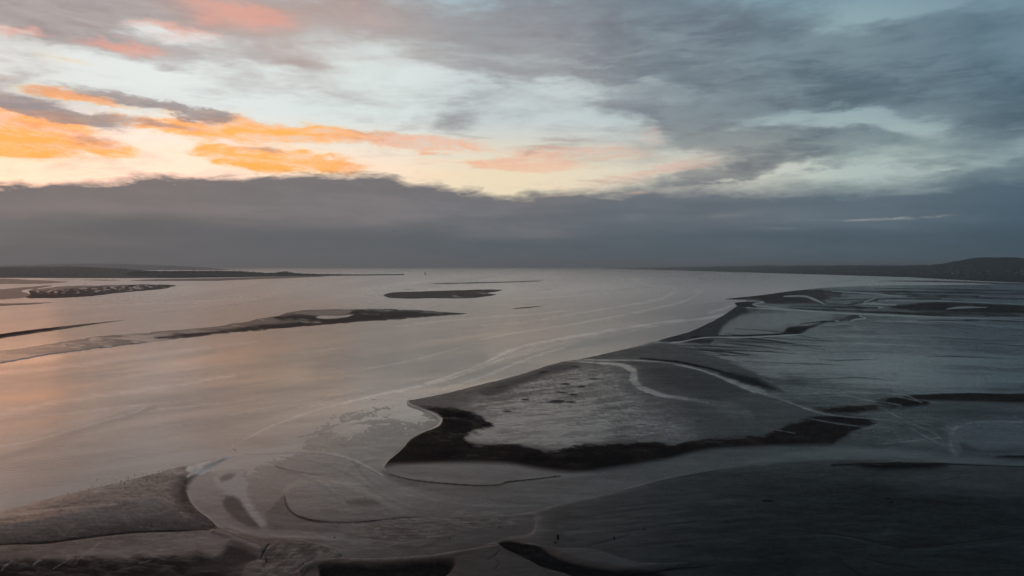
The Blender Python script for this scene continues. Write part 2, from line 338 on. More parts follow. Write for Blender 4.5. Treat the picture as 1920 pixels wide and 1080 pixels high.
def line(pts, w=None, soft=0.5):
    """soft ribbon along a path; points are (x, y) or (x, y, half width)"""
    p = [(q[0], q[1], (q[2] if len(q) > 2 else w)) for q in pts]
    pl = spline(p); mw = max(q[2] for q in p) * 1.6 + 3
    D, Wd = dist_line(pl, mw)
    return 1 - sm(soft, 1.5, D / np.maximum(Wd * (1 + 0.55 * N_FINE), 0.3))

# fields of the ground
Z = np.full(PX.shape, 0.28, np.float32)       # height above the water
WET = np.full(PX.shape, 0.42, np.float32)     # film of water on the sand
DARK = np.full(PX.shape, 0.15, np.float32)    # black tidal mud
BROWN = np.zeros_like(WET); PALE = np.zeros_like(WET); RIP = np.full(PX.shape, 0.25, np.float32)
def put(F, m, v): F += (v - F) * m
def lay(m, z=None, wet=None, dark=None, brown=None, pale=None, rip=None):
    for F, v in ((Z, z), (WET, wet), (DARK, dark), (BROWN, brown), (PALE, pale), (RIP, rip)):
        if v is not None: put(F, m, v)

# --- the main channel
SHORE = [(1352, 560), (1362, 563), (1398, 563.5), (1374, 567), (1380, 573), (1364, 585), (1340, 599), (1318, 610), (1290, 622), (1252, 632), (1224, 638), (1190, 649), (1160, 655), (1120, 665), (1082, 672), (1050, 678),
         (1020, 686), (985, 698), (950, 708), (880, 725), (820, 740), (775, 748), (763, 749)]
SWIRL_EDGE = [(735, 746), (700, 746), (640, 757), (570, 775), (520, 795), (480, 817), (450, 829), (434, 837), (436, 845), (447, 850)]
BANK_EDGE = [(425, 854), (400, 861), (370, 868), (335, 874), (300, 884), (250, 897), (180, 913), (100, 932), (40, 948), (-20, 962), (-300, 1030), (-1400, 1250)]
channel = [(-30000, 480), (30000, 480), (30000, 520), (3800, 532), (2400, 533), (1920, 531), (1750, 533), (1620, 534), (1540, 538), (1480, 545), (1430, 552), (1390, 556)] + SHORE + SWIRL_EDGE + BANK_EDGE + [(-30000, 1400)]
d_ch = sd(channel, 60, smooth=False) + N_FINE * np.clip((PY - 520) / 60, 0.1, 1.0) * 0.9
ch = sm(-2.5, 1.5, d_ch)

# --- general tone of the flats, right to left
right = sm(1050, 1750, PX)
lay(sm(640, 560, PY) * sm(1300, 1500, PX), wet=0.52, dark=0.35)
WET += N_STREAK * 0.26 + N_FINE * 0.12
STK2 = fbm(210, 5, 101, 5, rot=0.05)
teal = area([(1330, 668), (1480, 640), (1660, 628), (1920, 612), (9000, 600), (9000, 740), (1920, 738), (1700, 742), (1520, 728), (1400, 700)], 40, N_STREAK, 25)
lay(teal, wet=0.74, dark=0.03, rip=0.6)
WET += teal * (STK2 * 0.38 + N_STREAK * 0.2)
lay(area([(1440, 655), (1560, 640), (1680, 650), (1780, 690), (1900, 712), (1760, 722), (1600, 712), (1480, 690)], 40, N_STREAK, 22), wet=0.95, dark=0)
lay(area([(1620, 606), (1760, 602), (1920, 606), (9000, 610), (9000, 650), (1920, 645), (1760, 640), (1660, 625)], 14, STK2, 16), wet=0.50, dark=0.25)
lay(area([(1385, 592), (1440, 584), (1560, 589), (1560, 603), (1480, 612), (1440, 624), (1345, 630), (1362, 608)], 7, N_FINE, 5), wet=0.74, dark=0.02)
lay(area([(1190, 642), (1262, 650), (1360, 660), (1420, 690), (1470, 708), (1400, 702), (1300, 684), (1215, 672)], 10, N_FINE, 8), wet=0.82, dark=0.0)
lay(area([(1440, 640), (1700, 625), (1920, 610), (9000, 600), (9000, 640), (1920, 640), (1600, 660)], 25, N_STREAK, 22), wet=0.62, dark=0.2)

for k in range(34):
    rr = np.random.default_rng(300 + k); x0 = rr.uniform(1060, 1380); y0 = 700 - (x0 - 1020) * 0.235 + rr.uniform(0, 26); L = rr.uniform(50, 190)
    m = line([(x0, y0, .6), (x0 + L * .4, y0 + L * rr.uniform(.0, .05), rr.uniform(.8, 2.0)), (x0 + L, y0 + L * rr.uniform(.03, .16), .5)], soft=.2)
    lay(m * 0.8, wet=0.12, dark=0.75)
for k in range(38):
    rr = np.random.default_rng(900 + k); x0 = rr.uniform(1400, 1900); y0 = rr.uniform(538, 640) if k % 3 else rr.uniform(640, 735); L = rr.uniform(60, 330); s_ = rr.uniform(.0, .05)
    m = line([(x0, y0, .4), (x0 + L * .3, y0 + L * .3 * s_ + rr.uniform(-3, 3), rr.uniform(.6, 1.5)), (x0 + L * .65, y0 + L * .65 * s_ + rr.uniform(-3, 3), rr.uniform(.6, 1.7)), (x0 + L, y0 + L * s_, .4)], soft=.2) * rr.uniform(.3, .8)
    if k % 2: lay(m, wet=0.12, dark=0.7)
    else: lay(m, wet=0.98, dark=0)
# far right bands of mud and water
for k, (x0, y0, x1, y1, w, dk, br) in enumerate([
        (1480, 546, 1920, 551, 2.2, .8, .2), (1560, 550, 1830, 556, 1.8, .8, 0), (1640, 541, 1920, 546, 1.2, .6, 0), (1700, 556, 1920, 561, 2.0, .85, .5), (1560, 563, 1760, 560, 1.6, .7, 0),
        (1420, 557, 1570, 553, 5, .85, .5), (1400, 565, 1540, 566, 5, .85, .5), (1480, 575, 1640, 578, 2.5, .8, .3), (1590, 572, 1640, 563, 3, .9, .1), (1620, 586, 1940, 593, 2.4, .9, .4), (1440, 577, 1920, 599, 2.2, .95, .2),
        (1720, 601, 1960, 603, 1.6, .8, .1), (1575, 601, 1612, 594, 4, .95, .2), (1500, 608, 1560, 603, 1.5, .7, 0)]):
    m = line([(x0, y0, w * .4), ((x0 + x1) / 2, (y0 * .5 + y1 * .5) - 0.8, w), (x1, y1, w * .9), (x1 + (800 if x1 >= 1900 else 4), y1 + (6 if x1 >= 1900 else 0), w)], soft=0.4)
    m = np.clip(m * (0.75 + 0.5 * N_FINE), 0, 1)
    lay(m, z=0.45, wet=0.10, dark=dk, brown=br)
lay(area([(1655, 577), (1700, 571), (1760, 566), (1820, 569), (1920, 573), (9000, 640), (9000, 690), (1920, 589), (1800, 586), (1720, 582)], 2.5, N_FINE, 2.5), z=0.5, wet=0.08, dark=0.85, brown=0.3)
lay(area([(1352, 560), (1400, 556), (1440, 549), (1480, 543.5), (1530, 544), (1570, 548), (1500, 553), (1560, 560), (1500, 565), (1440, 568), (1420, 562), (1380, 562.5)], 2.2, N_FINE, 3), z=0.5, wet=0.14, dark=0.85, brown=0.35)
lay(area([(1373, 569), (1400, 565.5), (1420, 566), (1412, 570), (1420, 577), (1400, 577), (1385, 576)], 1.5), z=0.4, wet=0.12, dark=0.9, brown=0.2)
for p in ([(1382, 563.5, 1), (1418, 565, 1.2), (1432, 567, 1.6), (1412, 571, 1.5), (1425, 574, 1.4), (1500, 582, 1.2), (1600, 588, 1), (1920, 601, 1)], [(1470, 556, 1.2), (1510, 556, 2.0), (1530, 563, 2.2), (1545, 570, 1.2)], [(1640, 560, 1), (1620, 568, 1.3), (1680, 572, 1)], [(1400, 577, 1.2), (1500, 583, 1.4), (1620, 590, 1.2), (1760, 595, 1.5), (1920, 597, 1.2)],
          [(1775, 580, 1.2), (1800, 577, 2), (1850, 577, 1)], [(1595, 603, 1.2), (1600, 600, 1.4), (1623, 597, 1.3), (1612, 593, 1.2)], [(1560, 546, .8), (1640, 551, 1.2), (1690, 556, .8)], [(1660, 563, .8), (1800, 566, 1.1), (1920, 571, .8)], [(1540, 531, .7), (1460, 538, .8), (1430, 546, .7)]):
    lay(line(p, soft=0.3), z=0.05, wet=0.9, dark=0.0, brown=0, pale=0.08)
# slope of the bank along the channel
lay(area([(1378, 575), (1402, 579), (1408, 586), (1388, 592), (1368, 602), (1352, 616), (1345, 629), (1310, 633), (1250, 641), (1236, 637), (1290, 621), (1332, 601), (1360, 587)], 4, N_FINE, 4), z=0.6, wet=0.16, dark=0.7)
lay(area([(1235, 640), (1270, 636), (1310, 633), (1340, 637), (1330, 645), (1290, 643)], 3, N_FINE, 4), wet=0.14, dark=0.8)
lay(line([(1300, 633, 1.6), (1350, 632, 2.0), (1430, 629, 1.6), (1470, 627, 1.6), (1500, 626, 1.2)], soft=0.4), z=0.45, wet=0.06, dark=1.0)
lay(area([(1468, 627), (1470, 620), (1482, 614), (1512, 612), (1546, 605), (1520, 615), (1502, 626)], 2.5, N_FINE, 3), z=0.5, wet=0.08, dark=0.95, brown=.2)
lay(line([(1220, 642, 1), (1260, 644, 1), (1320, 634, 1), (1400, 633, 1.2), (1500, 628, 1)], soft=.3), wet=0.95, dark=0, pale=.2)
lay(area([(1070, 676), (1110, 667), (1160, 657), (1225, 648), (1260, 655), (1220, 664), (1170, 672), (1120, 677)], 4, N_STREAK, 6), wet=0.30, dark=0.45)
WET += 0.25 * np.clip(N_FINE, 0, 1) * area([(1070, 676), (1190, 648), (1300, 640), (1320, 660), (1220, 668)], 6)

# --- the middle bank
BANK = [(1250, 641), (1190, 651), (1120, 667), (1050, 680), (1020, 687), (985, 699), (950, 709), (880, 726), (820, 741), (775, 749), (764, 750), (768, 758), (792, 768), (816, 778), (828, 788), (822, 799), (800, 808), (770, 819), (760, 835), (745, 850), (728, 864), (719, 876),
        (760, 870), (830, 867), (900, 868), (950, 869), (1000, 878), (1060, 885), (1110, 885), (1160, 878), (1200, 870), (1250, 862), (1300, 849), (1350, 842), (1420, 838), (1500, 836), (1580, 834), (1660, 838), (1700, 800), (1640, 780), (1560, 770), (1500, 750), (1450, 735), (1420, 700), (1330, 665)]
d_bank = sd(BANK, 60)
bank = sm(-3, 9, d_bank)
lay(bank, z=0.75, wet=0.30, dark=0.25, rip=0.5)
speck = area([(1075, 690), (1130, 688), (1180, 710), (1200, 740), (1260, 770), (1300, 800), (1330, 838), (1180, 838), (1050, 850), (960, 838), (880, 838), (860, 800), (905, 790), (870, 772), (900, 745), (1000, 705)], 26, N_STREAK, 16)
lay(speck, wet=0.62, dark=0.0, rip=1.0, pale=0.06)
lay(area([(880, 800), (930, 770), (1040, 760), (1140, 790), (1120, 830), (1000, 842), (900, 832)], 26, N_STREAK, 20) * speck, wet=0.85, pale=0.12)
WET += speck * np.clip(fbm(70, 4, 111, 4, rot=-0.12), -1, .5) * 0.4
WET += speck * (N_FINE * 0.20 + N_GRAIN * 0.16)
lay(area([(1190, 720), (1330, 700), (1430, 740), (1500, 780), (1440, 820), (1320, 835), (1260, 780)], 45, N_BLOB, 15), wet=0.34, dark=0.2)
lay(area([(1210, 690), (1300, 694), (1400, 740), (1330, 748), (1240, 725)], 16, N_STREAK, 12), wet=0.22, dark=0.4)
lay(area([(775, 749), (880, 727), (985, 700), (1050, 681), (1080, 686), (990, 712), (900, 745), (860, 764), (800, 764), (768, 757)], 7, N_FINE, 4), wet=0.34, dark=0.25)
lay(area([(900, 736), (985, 706), (1040, 690), (1080, 690), (1000, 715), (920, 745)], 7, N_STREAK, 6), wet=0.18, dark=0.5)
for (x, y, a, b, r) in ((1045, 756, 17, 3.4, 0), (1070, 757, 11, 2, 0), (1053, 739, 15, 1.8, .1), (1075, 743, 8, 1.6, .1), (1060, 723, 10, 2, 0), (1112, 713, 10, 1.6, 0), (1090, 728, 7, 2, -.2), (985, 752, 9, 2, 0), (950, 775, 8, 1.4, 0), (1020, 700, 12, 1.4, -.2), (940, 728, 14, 1.6, -.2), (1080, 690, 10, 1.2, 0)):
    u = (PX - x) * math.cos(r) + (PY - y) * math.sin(r); v = -(PX - x) * math.sin(r) + (PY - y) * math.cos(r)
    lay(sm(1.25, 0.55, np.hypot(u / a, v / b) + N_FINE * 0.25), wet=0.06, dark=0.9, z=0.85)
# black mud round its lower side
MUD = [(770, 765), (800, 766), (850, 769), (885, 779), (908, 790), (925, 802), (890, 812), (872, 828), (900, 838), (950, 838), (985, 843), (1040, 850), (1075, 842), (1130, 836), (1200, 832), (1260, 834), (1330, 826), (1420, 822), (1455, 812), (1480, 800), (1530, 786), (1600, 776), (1640, 790), (1600, 805), (1560, 828), (1570, 835),
       (1500, 837), (1420, 839), (1350, 843), (1300, 850), (1250, 863), (1200, 871), (1150, 879), (1100, 886), (1060, 886), (1000, 879), (950, 870), (860, 868), (800, 870), (745, 872), (719, 876), (730, 863), (746, 850), (760, 834), (770, 818), (800, 807), (823, 798), (827, 788), (812, 777)]
upper = sm(0, 1, (PY - 700) / 60) * 0 + 1
mud_d = sd(MUD, 40) + np.where(PY < np.interp(PX, [700, 1000, 1250, 1450, 1600], [835, 868, 846, 828, 815]), N_FINE * 6.5 + N_GRAIN * 2.5, N_GRAIN * 0.5)
mud = sm(-3.5, 4.5, mud_d + N_FINE * 1.5)
lay(mud, wet=0.02, dark=1.0, rip=0.3, pale=0, brown=0.30)
BROWN += mud * np.clip(N_BLOB * 0.5 + N_FINE * 0.2, -0.2, 0.6)
WET += mud * np.clip(N_FINE * 0.7 + N_STREAK * 0.5 - 0.26, 0, 0.35) * 0.6
Z += mud * N_FINE * 0.10
lay(area([(840, 790), (850, 778), (835, 800), (800, 818), (785, 835), (768, 845), (775, 826), (805, 808)], 6), brown=0.45)
Z[:] = Z + mud * sm(0, 26, mud_d) * 0.35
put(Z, sm(3, -5, d_bank) * sm(700, 720, PX) * sm(860, 880, PY) * 0, 0.0)
# bright shore line where the bank meets the channel
edge = [(1250, 634), (1190, 650), (1120, 666), (1050, 679), (985, 699), (950, 709), (880, 726), (820, 741), (764, 749.5), (766, 757), (790, 767)]
lay(line(edge, 1.1, 0.3), wet=0.9, dark=0, pale=0.35)
lay(line([(790, 767, 1), (812, 776, 1.6), (827, 787, 2.4), (822, 798, 2.4), (798, 809, 1.6), (770, 819, 1.4), (760, 835, 1.2), (744, 851, 1.2), (728, 864, 1.4), (718, 876, 1.8), (722, 884, 1.2)], soft=0.4), z=0.1, wet=0.95, dark=0, pale=0.45)
# streams over the bank
lay(line([(1048, 677, 1.5), (1110, 682, 2), (1160, 686, 2.5), (1178, 692, 5), (1188, 702, 7), (1186, 714, 7), (1196, 725, 6), (1217, 735, 4.5), (1252, 746, 3.5), (1292, 752, 3), (1325, 758, 2)], soft=0.45) * np.clip(.85 + N_FINE * .5, .3, 1), z=0.55, wet=0.97, dark=0, pale=0.14)
lay(line([(1292, 752, 4), (1340, 762, 8), (1400, 778, 12)], soft=0.1), wet=0.5, dark=0.1)
lay(line([(1200, 674, 1.2), (1270, 681, 2.2), (1330, 693, 2.4), (1380, 708, 1.4)], soft=0.4), z=0.85, wet=0.05, dark=1.0)
lay(area([(1350, 702), (1392, 704), (1440, 722), (1470, 738), (1430, 732), (1380, 718)], 6, N_FINE, 5), z=0.8, wet=0.08, dark=0.9)
lay(line([(1080, 676, 1.1), (1130, 677, 1.2), (1200, 678, 1.2), (1262, 684, 1.4), (1320, 698, 2), (1360, 713, 3), (1400, 729, 5.5), (1440, 741, 4.5), (1475, 754, 2.2), (1515, 770, 2.2), (1560, 781, 2.2), (1630, 787, 1.7), (1690, 792, 1.7), (1725, 803, 2), (1755, 816, 2), (1775, 838, 1.6)], soft=0.3) * np.clip(.8 + N_FINE * .6, .3, 1), z=0.5, wet=0.95, dark=0, pale=0.12)

# --- lower right: runnels and mud
lr = area([(1440, 742), (1560, 736), (1700, 742), (1830, 758), (1920, 760), (9000, 765), (9000, 850), (1920, 858), (1780, 850), (1650, 838), (1560, 820), (1640, 790), (1540, 772)], 14, N_STREAK, 10)
lay(lr, z=0.35, wet=0.42, dark=0.35)
WET += lr * N_STREAK * 0.22
for p in ([(1530, 768), (1600, 764), (1680, 766), (1600, 776), (1545, 775)], [(1640, 752), (1700, 748), (1740, 758), (1690, 766)], [(1480, 800), (1560, 785), (1640, 792), (1600, 812), (1560, 836), (1460, 836), (1450, 820)]):
    lay(area(p, 4, N_FINE, 6), z=0.6, wet=0.04, dark=0.95, brown=0.25)
lay(area([(1690, 745), (1750, 741), (1800, 739), (1920, 740), (9000, 715), (9000, 778), (1920, 757), (1830, 754), (1730, 751)], 1.8, N_FINE, 1.2), z=0.6, wet=0.04, dark=0.9, brown=0.35)
lay(area([(1770, 800), (1830, 790), (1920, 792), (9000, 790), (9000, 856), (1920, 854), (1800, 850), (1785, 830)], 8, N_STREAK, 4), wet=0.58, dark=0.12)
for p in ([(2400, 786, 2), (1920, 792, 1.6), (1850, 791, 1.8), (1806, 796, 3.5), (1788, 806, 5), (1781, 816, 5), (1780, 830, 4.5), (1786, 846, 4.5), (1796, 856, 4)], [(1500, 739, 1), (1600, 737, 1.4), (1690, 741, 1.2), (1720, 752, .9)], [(1570, 740, .9), (1640, 753, 1.2), (1690, 762, 1)], [(1520, 788, .9), (1580, 798, 1.2), (1640, 805, 1)], [(1440, 806, .9), (1490, 815, .9)],
          [(1715, 791, 1), (1770, 806, 1.2), (1785, 812, 1)], [(1660, 770, .9), (1690, 786, 1.3), (1720, 800, .9)], [(1600, 812, 1), (1660, 792, .8)], [(1640, 836, 1.2), (1720, 826, .9), (1760, 822, .9)], [(1680, 744, .9), (1728, 756, .9)], [(1700, 800, 1), (1740, 822, 1.6), (1778, 842, 1)]):
    lay(line(p, soft=0.2) * np.clip(0.55 + N_FINE * 0.8, 0.1, 0.85), z=0.15, wet=0.85, dark=0.0, brown=0, pale=0.10)
lay(area([(1800, 832), (1850, 845), (1920, 842), (1920, 850), (1810, 850)], 5), wet=0.35, dark=0.5)
lay(area([(1858, 859), (1885, 856), (1920, 857), (2600, 860), (2600, 872), (1920, 866), (1880, 864)], 1.6, N_FINE, 1.6), z=0.55, wet=0.03, dark=1.0)

# --- the pool and stream under the mud, and the dark near flats
lay(area([(1040, 950), (1160, 925), (1240, 903), (1310, 887), (1420, 874), (1560, 862), (1700, 868), (1800, 872), (1920, 877), (20000, 890), (20000, 1400), (700, 1400), (880, 1060), (1010, 1010)], 24, N_STREAK, 18), z=0.12, wet=0.24, dark=0.58, rip=0.6)
lay(sm(1080, 1560, PX + (PY - 950) * 0.8) * sm(872, 930, PY), wet=0.14, dark=1.0)  # darker to the lower right: vignette put into wetness and mud colour
strm = area([(719, 876), (760, 871), (860, 869), (950, 870), (1000, 879), (1060, 886), (1110, 886), (1160, 879), (1250, 864), (1300, 851), (1400, 840), (1560, 836), (1700, 842), (1780, 850), (1920, 862), (9000, 930), (9000, 945), (1920, 875), (1780, 868), (1700, 866), (1560, 862), (1420, 872), (1310, 886), (1240, 902), (1160, 924), (1040, 950), (960, 968), (860, 975), (760, 950), (725, 900)], 4)
lay(strm, z=0.10, wet=0.50, dark=0.10, rip=0.1)
lay(area([(722, 880), (760, 872), (950, 872), (1060, 887), (1110, 887), (1060, 896), (930, 905), (830, 904), (760, 895)], 3), z=0.06, wet=0.62, dark=0.05)
WET += strm * N_STREAK * 0.12
lay(line([(1400, 866, 5), (1560, 850, 7), (1700, 855, 6), (1800, 864, 5), (1920, 871, 4), (2500, 886, 4)], soft=0.3), wet=0.62, dark=0.02)
lay(line([(730, 890, .7), (770, 900, .9), (830, 907, .9), (890, 911, 1), (935, 910, 1), (948, 905, 1.4), (1000, 899, 1.2), (1050, 893, 1.0)], soft=.4), z=0.22, wet=0.05, dark=0.9)
lay(line([(1165, 922, .8), (1200, 913, 1.2), (1240, 903, 1.3), (1280, 895, 1.0), (1340, 884, .7)], soft=.2) * .55, z=0.2, wet=0.05, dark=1.0)
lay(line([(1200, 910, .7), (1250, 898, .8), (1310, 885, .8), (1400, 872, .8)], soft=.4), wet=0.5, dark=0)
lay(area([(1600, 874), (1680, 871), (1780, 872), (1760, 879), (1690, 883), (1630, 880)], 4, N_FINE, 3), z=0.6, wet=0.03, dark=1.0)
lay(line([(1560, 873, 2), (1700, 870, 1.5), (1920, 876.5, 1.2), (2500, 893, 1)], soft=.3), wet=0.04, dark=1.0)
near_r = sm(880, 940, PY) * sm(900, 1150, PX)
WET += near_r * (0.06 + N_STREAK * 0.05 + N_FINE * 0.02 + N_BIG * 0.04)
RIP *= 1 - 0.75 * near_r
ripa = area([(1060, 960), (1180, 940), (1330, 930), (1420, 960), (1330, 1010), (1200, 1030), (1080, 1020)], 30)
WET += ripa * np.clip(fbm(90, 4.2, 61, 4, rot=-0.10), -0.6, 1) * 0.16
Z += ripa * fbm(90, 4.2, 61, 4, rot=-0.10) * 0.06
lay(area([(1660, 900), (1760, 886), (1920, 884), (1920, 920), (1760, 915)], 22, N_STREAK, 12), wet=0.27, dark=0.4)
for p in ([(1520, 999, .8), (1570, 1004, 1.4), (1620, 1013, 1.5), (1660, 1022, 1.6), (1700, 1027, 1.8), (1780, 1022, 1.2), (1850, 1013, 1), (1920, 1003, 1.6)], [(1570, 1045, .8), (1580, 1058, 1.8), (1600, 1072, 2.5), (1625, 1086, 3)], [(1620, 1048, .9), (1670, 1060, 1.2), (1720, 1066, .8)], [(1295, 1058, 1.5), (1325, 1062, 1.2), (1300, 1068, .8)],
          [(1340, 1050, .8), (1356, 1060, 1.6), (1362, 1070, 1.6), (1380, 1078, 1.6)], [(1320, 1070, 1.2), (1345, 1060, 1)], [(1420, 1048, 1.5), (1450, 1042, 2), (1470, 1040, 3)], [(1180, 1005, .8), (1130, 1018, 1.5), (1100, 1026, .8)], [(1750, 905, 1.5), (1800, 895, 1.2)], [(1780, 898, 1.2), (1830, 902, 1)]):
    m = line(p, soft=0.15) * np.clip(.6 + N_GRAIN * .7 + N_FINE * .5, 0, 1); lay(m * .55, wet=0.03, dark=1.0); Z -= m * 0.22
lay(line([(1530, 1002, 1.5), (1600, 1011, 1.5), (1660, 1026, 1.5), (1720, 1033, 1.5), (1920, 1016, 2)], soft=.2), wet=0.26)

# --- swirling shoals left of centre
SWIRL = [(763, 749), (766, 758), (792, 768), (826, 788), (800, 808), (760, 835), (719, 877), (728, 896), (800, 920), (900, 935), (1000, 945), (1040, 950), (960, 970), (870, 978), (1000, 968), (1000, 1000), (940, 1015), (850, 1042), (720, 1055), (640, 1052), (600, 1030), (520, 1020), (470, 1010), (410, 990), (370, 962), (352, 930), (358, 900), (400, 868), (447, 850), (434, 838), (450, 829), (520, 795), (640, 757), (735, 746)]
d_sw = sd(SWIRL, 60); sw = sm(-4, 5, d_sw)
lay(sw, z=0.05, wet=0.92, dark=0.0, brown=0.28, pale=0.0, rip=0.15)
WET -= sw * sm(900, 1030, PY) * 0.26 + sw * sm(480, 980, PX) * 0.30
BROWN -= sw * 0.22 * sm(560, 950, PX)
WET += sw * (N_BLOB * 0.05 + N_BIG * 0.06)
DARK += sw * 0.5 * sm(930, 1030, PY + (PX - 700) * 0.12)
lay(line([(434, 838, 1.5), (455, 826, 2), (500, 803, 2.6), (540, 787, 2.4), (600, 767, 2.2), (700, 746, 1.8), (763, 749, 1)], soft=.2), wet=0.95, pale=0.2)
lay(line([(436, 846, 1.4), (448, 850, 1.8), (500, 851, 1.4), (560, 848, 1.6), (600, 849, 2), (640, 856, 2.4), (664, 864, 2.2), (690, 876, 2), (718, 892, 1.6)], soft=.2), z=0.10, wet=0.95, pale=0.30)
lay(line([(470, 853, 1.4), (495, 866, 1.8), (520, 876, 1.6), (560, 886, 1.4), (600, 892, 1)], soft=.3), z=0.02, wet=0.58, brown=0.15)
lay(line([(462, 852, 1.2), (490, 864, 1.6), (515, 873, 1.4)], soft=.3), wet=0.95, pale=0.25)
lay(line([(598, 836, 1), (640, 812, 4), (690, 795, 3)], soft=.1), wet=0.92, pale=0.10)
lay(line([(660, 862, 2), (690, 900, 5), (730, 926, 5), (770, 945, 3)], soft=.1), wet=0.68, brown=0.05)
lay(area([(648, 943), (665, 939), (700, 940), (715, 947), (690, 951), (658, 949)], 4), wet=0.45, dark=0.2)
lay(area([(600, 958), (625, 955), (640, 962), (610, 964)], 4), wet=0.62)
lay(line([(660, 968, 1), (700, 962, 2), (740, 955, 1.5)], soft=.2), wet=0.55)
# arc with a small scarp
m = line([(534, 930, .8), (535, 942, 1.6), (541, 956, 2.0), (556, 968, 2.2), (580, 976, 2.4), (610, 980, 1.8), (650, 981, 1.6), (700, 978, 1.4), (745, 973, 1.2), (790, 969, 1)], soft=.4)
lay(m, wet=0.05, dark=0.75, z=-0.0)
fr = 0.5 + 0.5 * np.sin(PX * 0.62 + N_FINE * 5 + N_BLOB * 6) + N_GRAIN * .8
lay(line([(605, 981, 1), (640, 984, 2.4), (700, 981, 2.4), (750, 975, 1.8)], soft=.3) * sm(.6, 1.2, fr), wet=0.9, pale=0.12)
lay(area([(533, 925), (536, 950), (560, 972), (620, 981), (760, 972), (720, 940), (640, 905), (560, 905)], 8), z=0.22)
for p in ([(470, 858, 1), (540, 880, 3), (600, 905, 4), (640, 940, 3), (650, 960, 1)], [(520, 856, 1), (600, 866, 3), (670, 895, 4), (720, 930, 4), (780, 955, 1)], [(640, 800, 1), (700, 790, 4), (760, 792, 3), (790, 800, 1)], [(500, 830, 1), (580, 815, 3), (650, 790, 2), (720, 765, 1)], [(740, 850, 1), (690, 862, 3), (650, 880, 3), (640, 905, 1)], [(760, 930, 1), (860, 945, 3), (960, 950, 3), (1040, 945, 1)], [(740, 945, 1), (840, 960, 3), (940, 962, 2), (1010, 955, 1)]):
    m = line(p, soft=.05); lay(m * .2, wet=0.98); Z += m * .02
    lay(line([(q[0] + 2, q[1] + 5, q[2]) for q in p], soft=.05) * .22, wet=0.55, brown=0.1)
# brown, darker wedge and pale shoals
lay(area([(497, 966), (512, 950), (531, 931), (537, 952), (560, 972), (600, 982), (700, 983), (680, 995), (620, 1000), (560, 1001), (512, 996)], 5, N_FINE, 2), z=0.08, wet=0.52, brown=0.32, dark=0.12)
lay(area([(420, 985), (445, 992), (470, 1001), (520, 1008), (570, 1007), (610, 1012), (560, 1020), (500, 1020), (455, 1008)], 5, N_FINE, 3), z=0.1, wet=0.42, brown=0.6, dark=0.1)
lay(line([(352, 925, 4), (362, 950, 7), (385, 970, 9), (420, 983, 9), (470, 998, 8), (520, 1002, 7), (600, 1006, 8), (690, 1012, 9)], soft=.3), wet=0.86, brown=0.02)
lay(area([(404, 912), (402, 896), (415, 884), (448, 880), (462, 884), (456, 892), (464, 905), (462, 925), (472, 945), (488, 970), (498, 985), (486, 990), (470, 970), (430, 930)], 6, N_FINE, 3), z=0.10, wet=0.90, pale=0.34)
lay(area([(410, 897), (424, 889), (442, 889), (434, 898), (416, 903)], 4, N_GRAIN, 2), wet=0.60, pale=0.02, dark=0.15)
lay(area([(417, 940), (430, 930), (446, 934), (462, 958), (482, 982), (488, 990), (462, 985), (432, 966)], 5, N_GRAIN, 3), wet=0.36, pale=0.0, dark=0.25, brown=0.22)
# lower part: ripples, paler pan
lay(area([(700, 985), (800, 972), (930, 968), (985, 972), (980, 985), (880, 988), (800, 1005), (740, 1015), (650, 1005)], 8, N_FINE, 8), z=0.14, wet=0.46, dark=0.2, rip=1.0)
lay(area([(735, 1024), (770, 1015), (820, 1006), (850, 1004), (820, 1014), (790, 1026)], 3, N_FINE, 4), z=0.16, wet=0.42, dark=0.28)
lay(area([(900, 975), (960, 968), (985, 970), (980, 985), (930, 988)], 3, N_FINE, 2), wet=0.40, dark=0.25)
WET += area([(620, 985), (800, 972), (830, 1000), (700, 1020)], 12) * N_FINE * 0.18

# --- near-left bank
BL = [(447, 850), (425, 854), (400, 861), (370, 868), (335, 874), (300, 884), (250, 897), (180, 913), (100, 932), (40, 948), (-20, 962), (-300, 1030), (-1200, 1200), (-1200, 1300), (-200, 1042), (0, 1025), (80, 1023), (160, 1013), (250, 1003), (330, 1000), (398, 997), (406, 990), (390, 972), (368, 956), (352, 932), (350, 915), (358, 899), (378, 885), (400, 874), (425, 862)]
d_bl = sd(BL, 130); bl = sm(-2, 4, d_bl)
lay(bl, z=0.3, wet=0.54, dark=0.10, brown=0.05, rip=0.5)
put(Z, sm(0, 60, d_bl), 1.25)
top_d = sd([(x, y) for x, y in [(447, 846), (335, 870), (180, 908), (40, 943), (-20, 957), (-1200, 1190), (-20000, 1200)]] + [(-20000, 400), (447, 400)], 120, smooth=False)   # distance from the upper shore
inb = np.clip(-top_d, 0, 120)
lay(bl * sm(34, 4, inb), wet=0.70, dark=0.05, pale=0.10)
lay(bl * sm(3, 22, inb) * sm(60, 30, inb) * 0.6, brown=0.22)
lay(bl * sm(45, 0, d_bl) * sm(30, 70, inb), wet=0.16, dark=0.55)
lay(bl * sm(30, 0, d_bl) * sm(230, 330, PX) * sm(885, 905, PY), wet=0.20, dark=0.5)
WET += bl * (N_GRAIN * 0.14 + N_FINE * 0.06)
lay(line([(0, 970, 6), (60, 964, 5), (140, 958, 3), (220, 954, 2)], soft=.1), wet=0.72, pale=0.15)
lay(area([(350, 886), (362, 868), (400, 855), (425, 848), (456, 847), (434, 863), (402, 877), (376, 890)], 3, N_GRAIN, 3), wet=0.9, pale=0.95)
lay(area([(375, 880), (395, 868), (425, 858), (420, 864), (390, 877)], 3, N_GRAIN, 3), pale=0.40, wet=0.6)
lay(line([(300, 884, 2), (320, 876, 4), (350, 872, 4), (368, 880, 4), (352, 896, 2)], soft=.2), wet=0.85, pale=0.65)
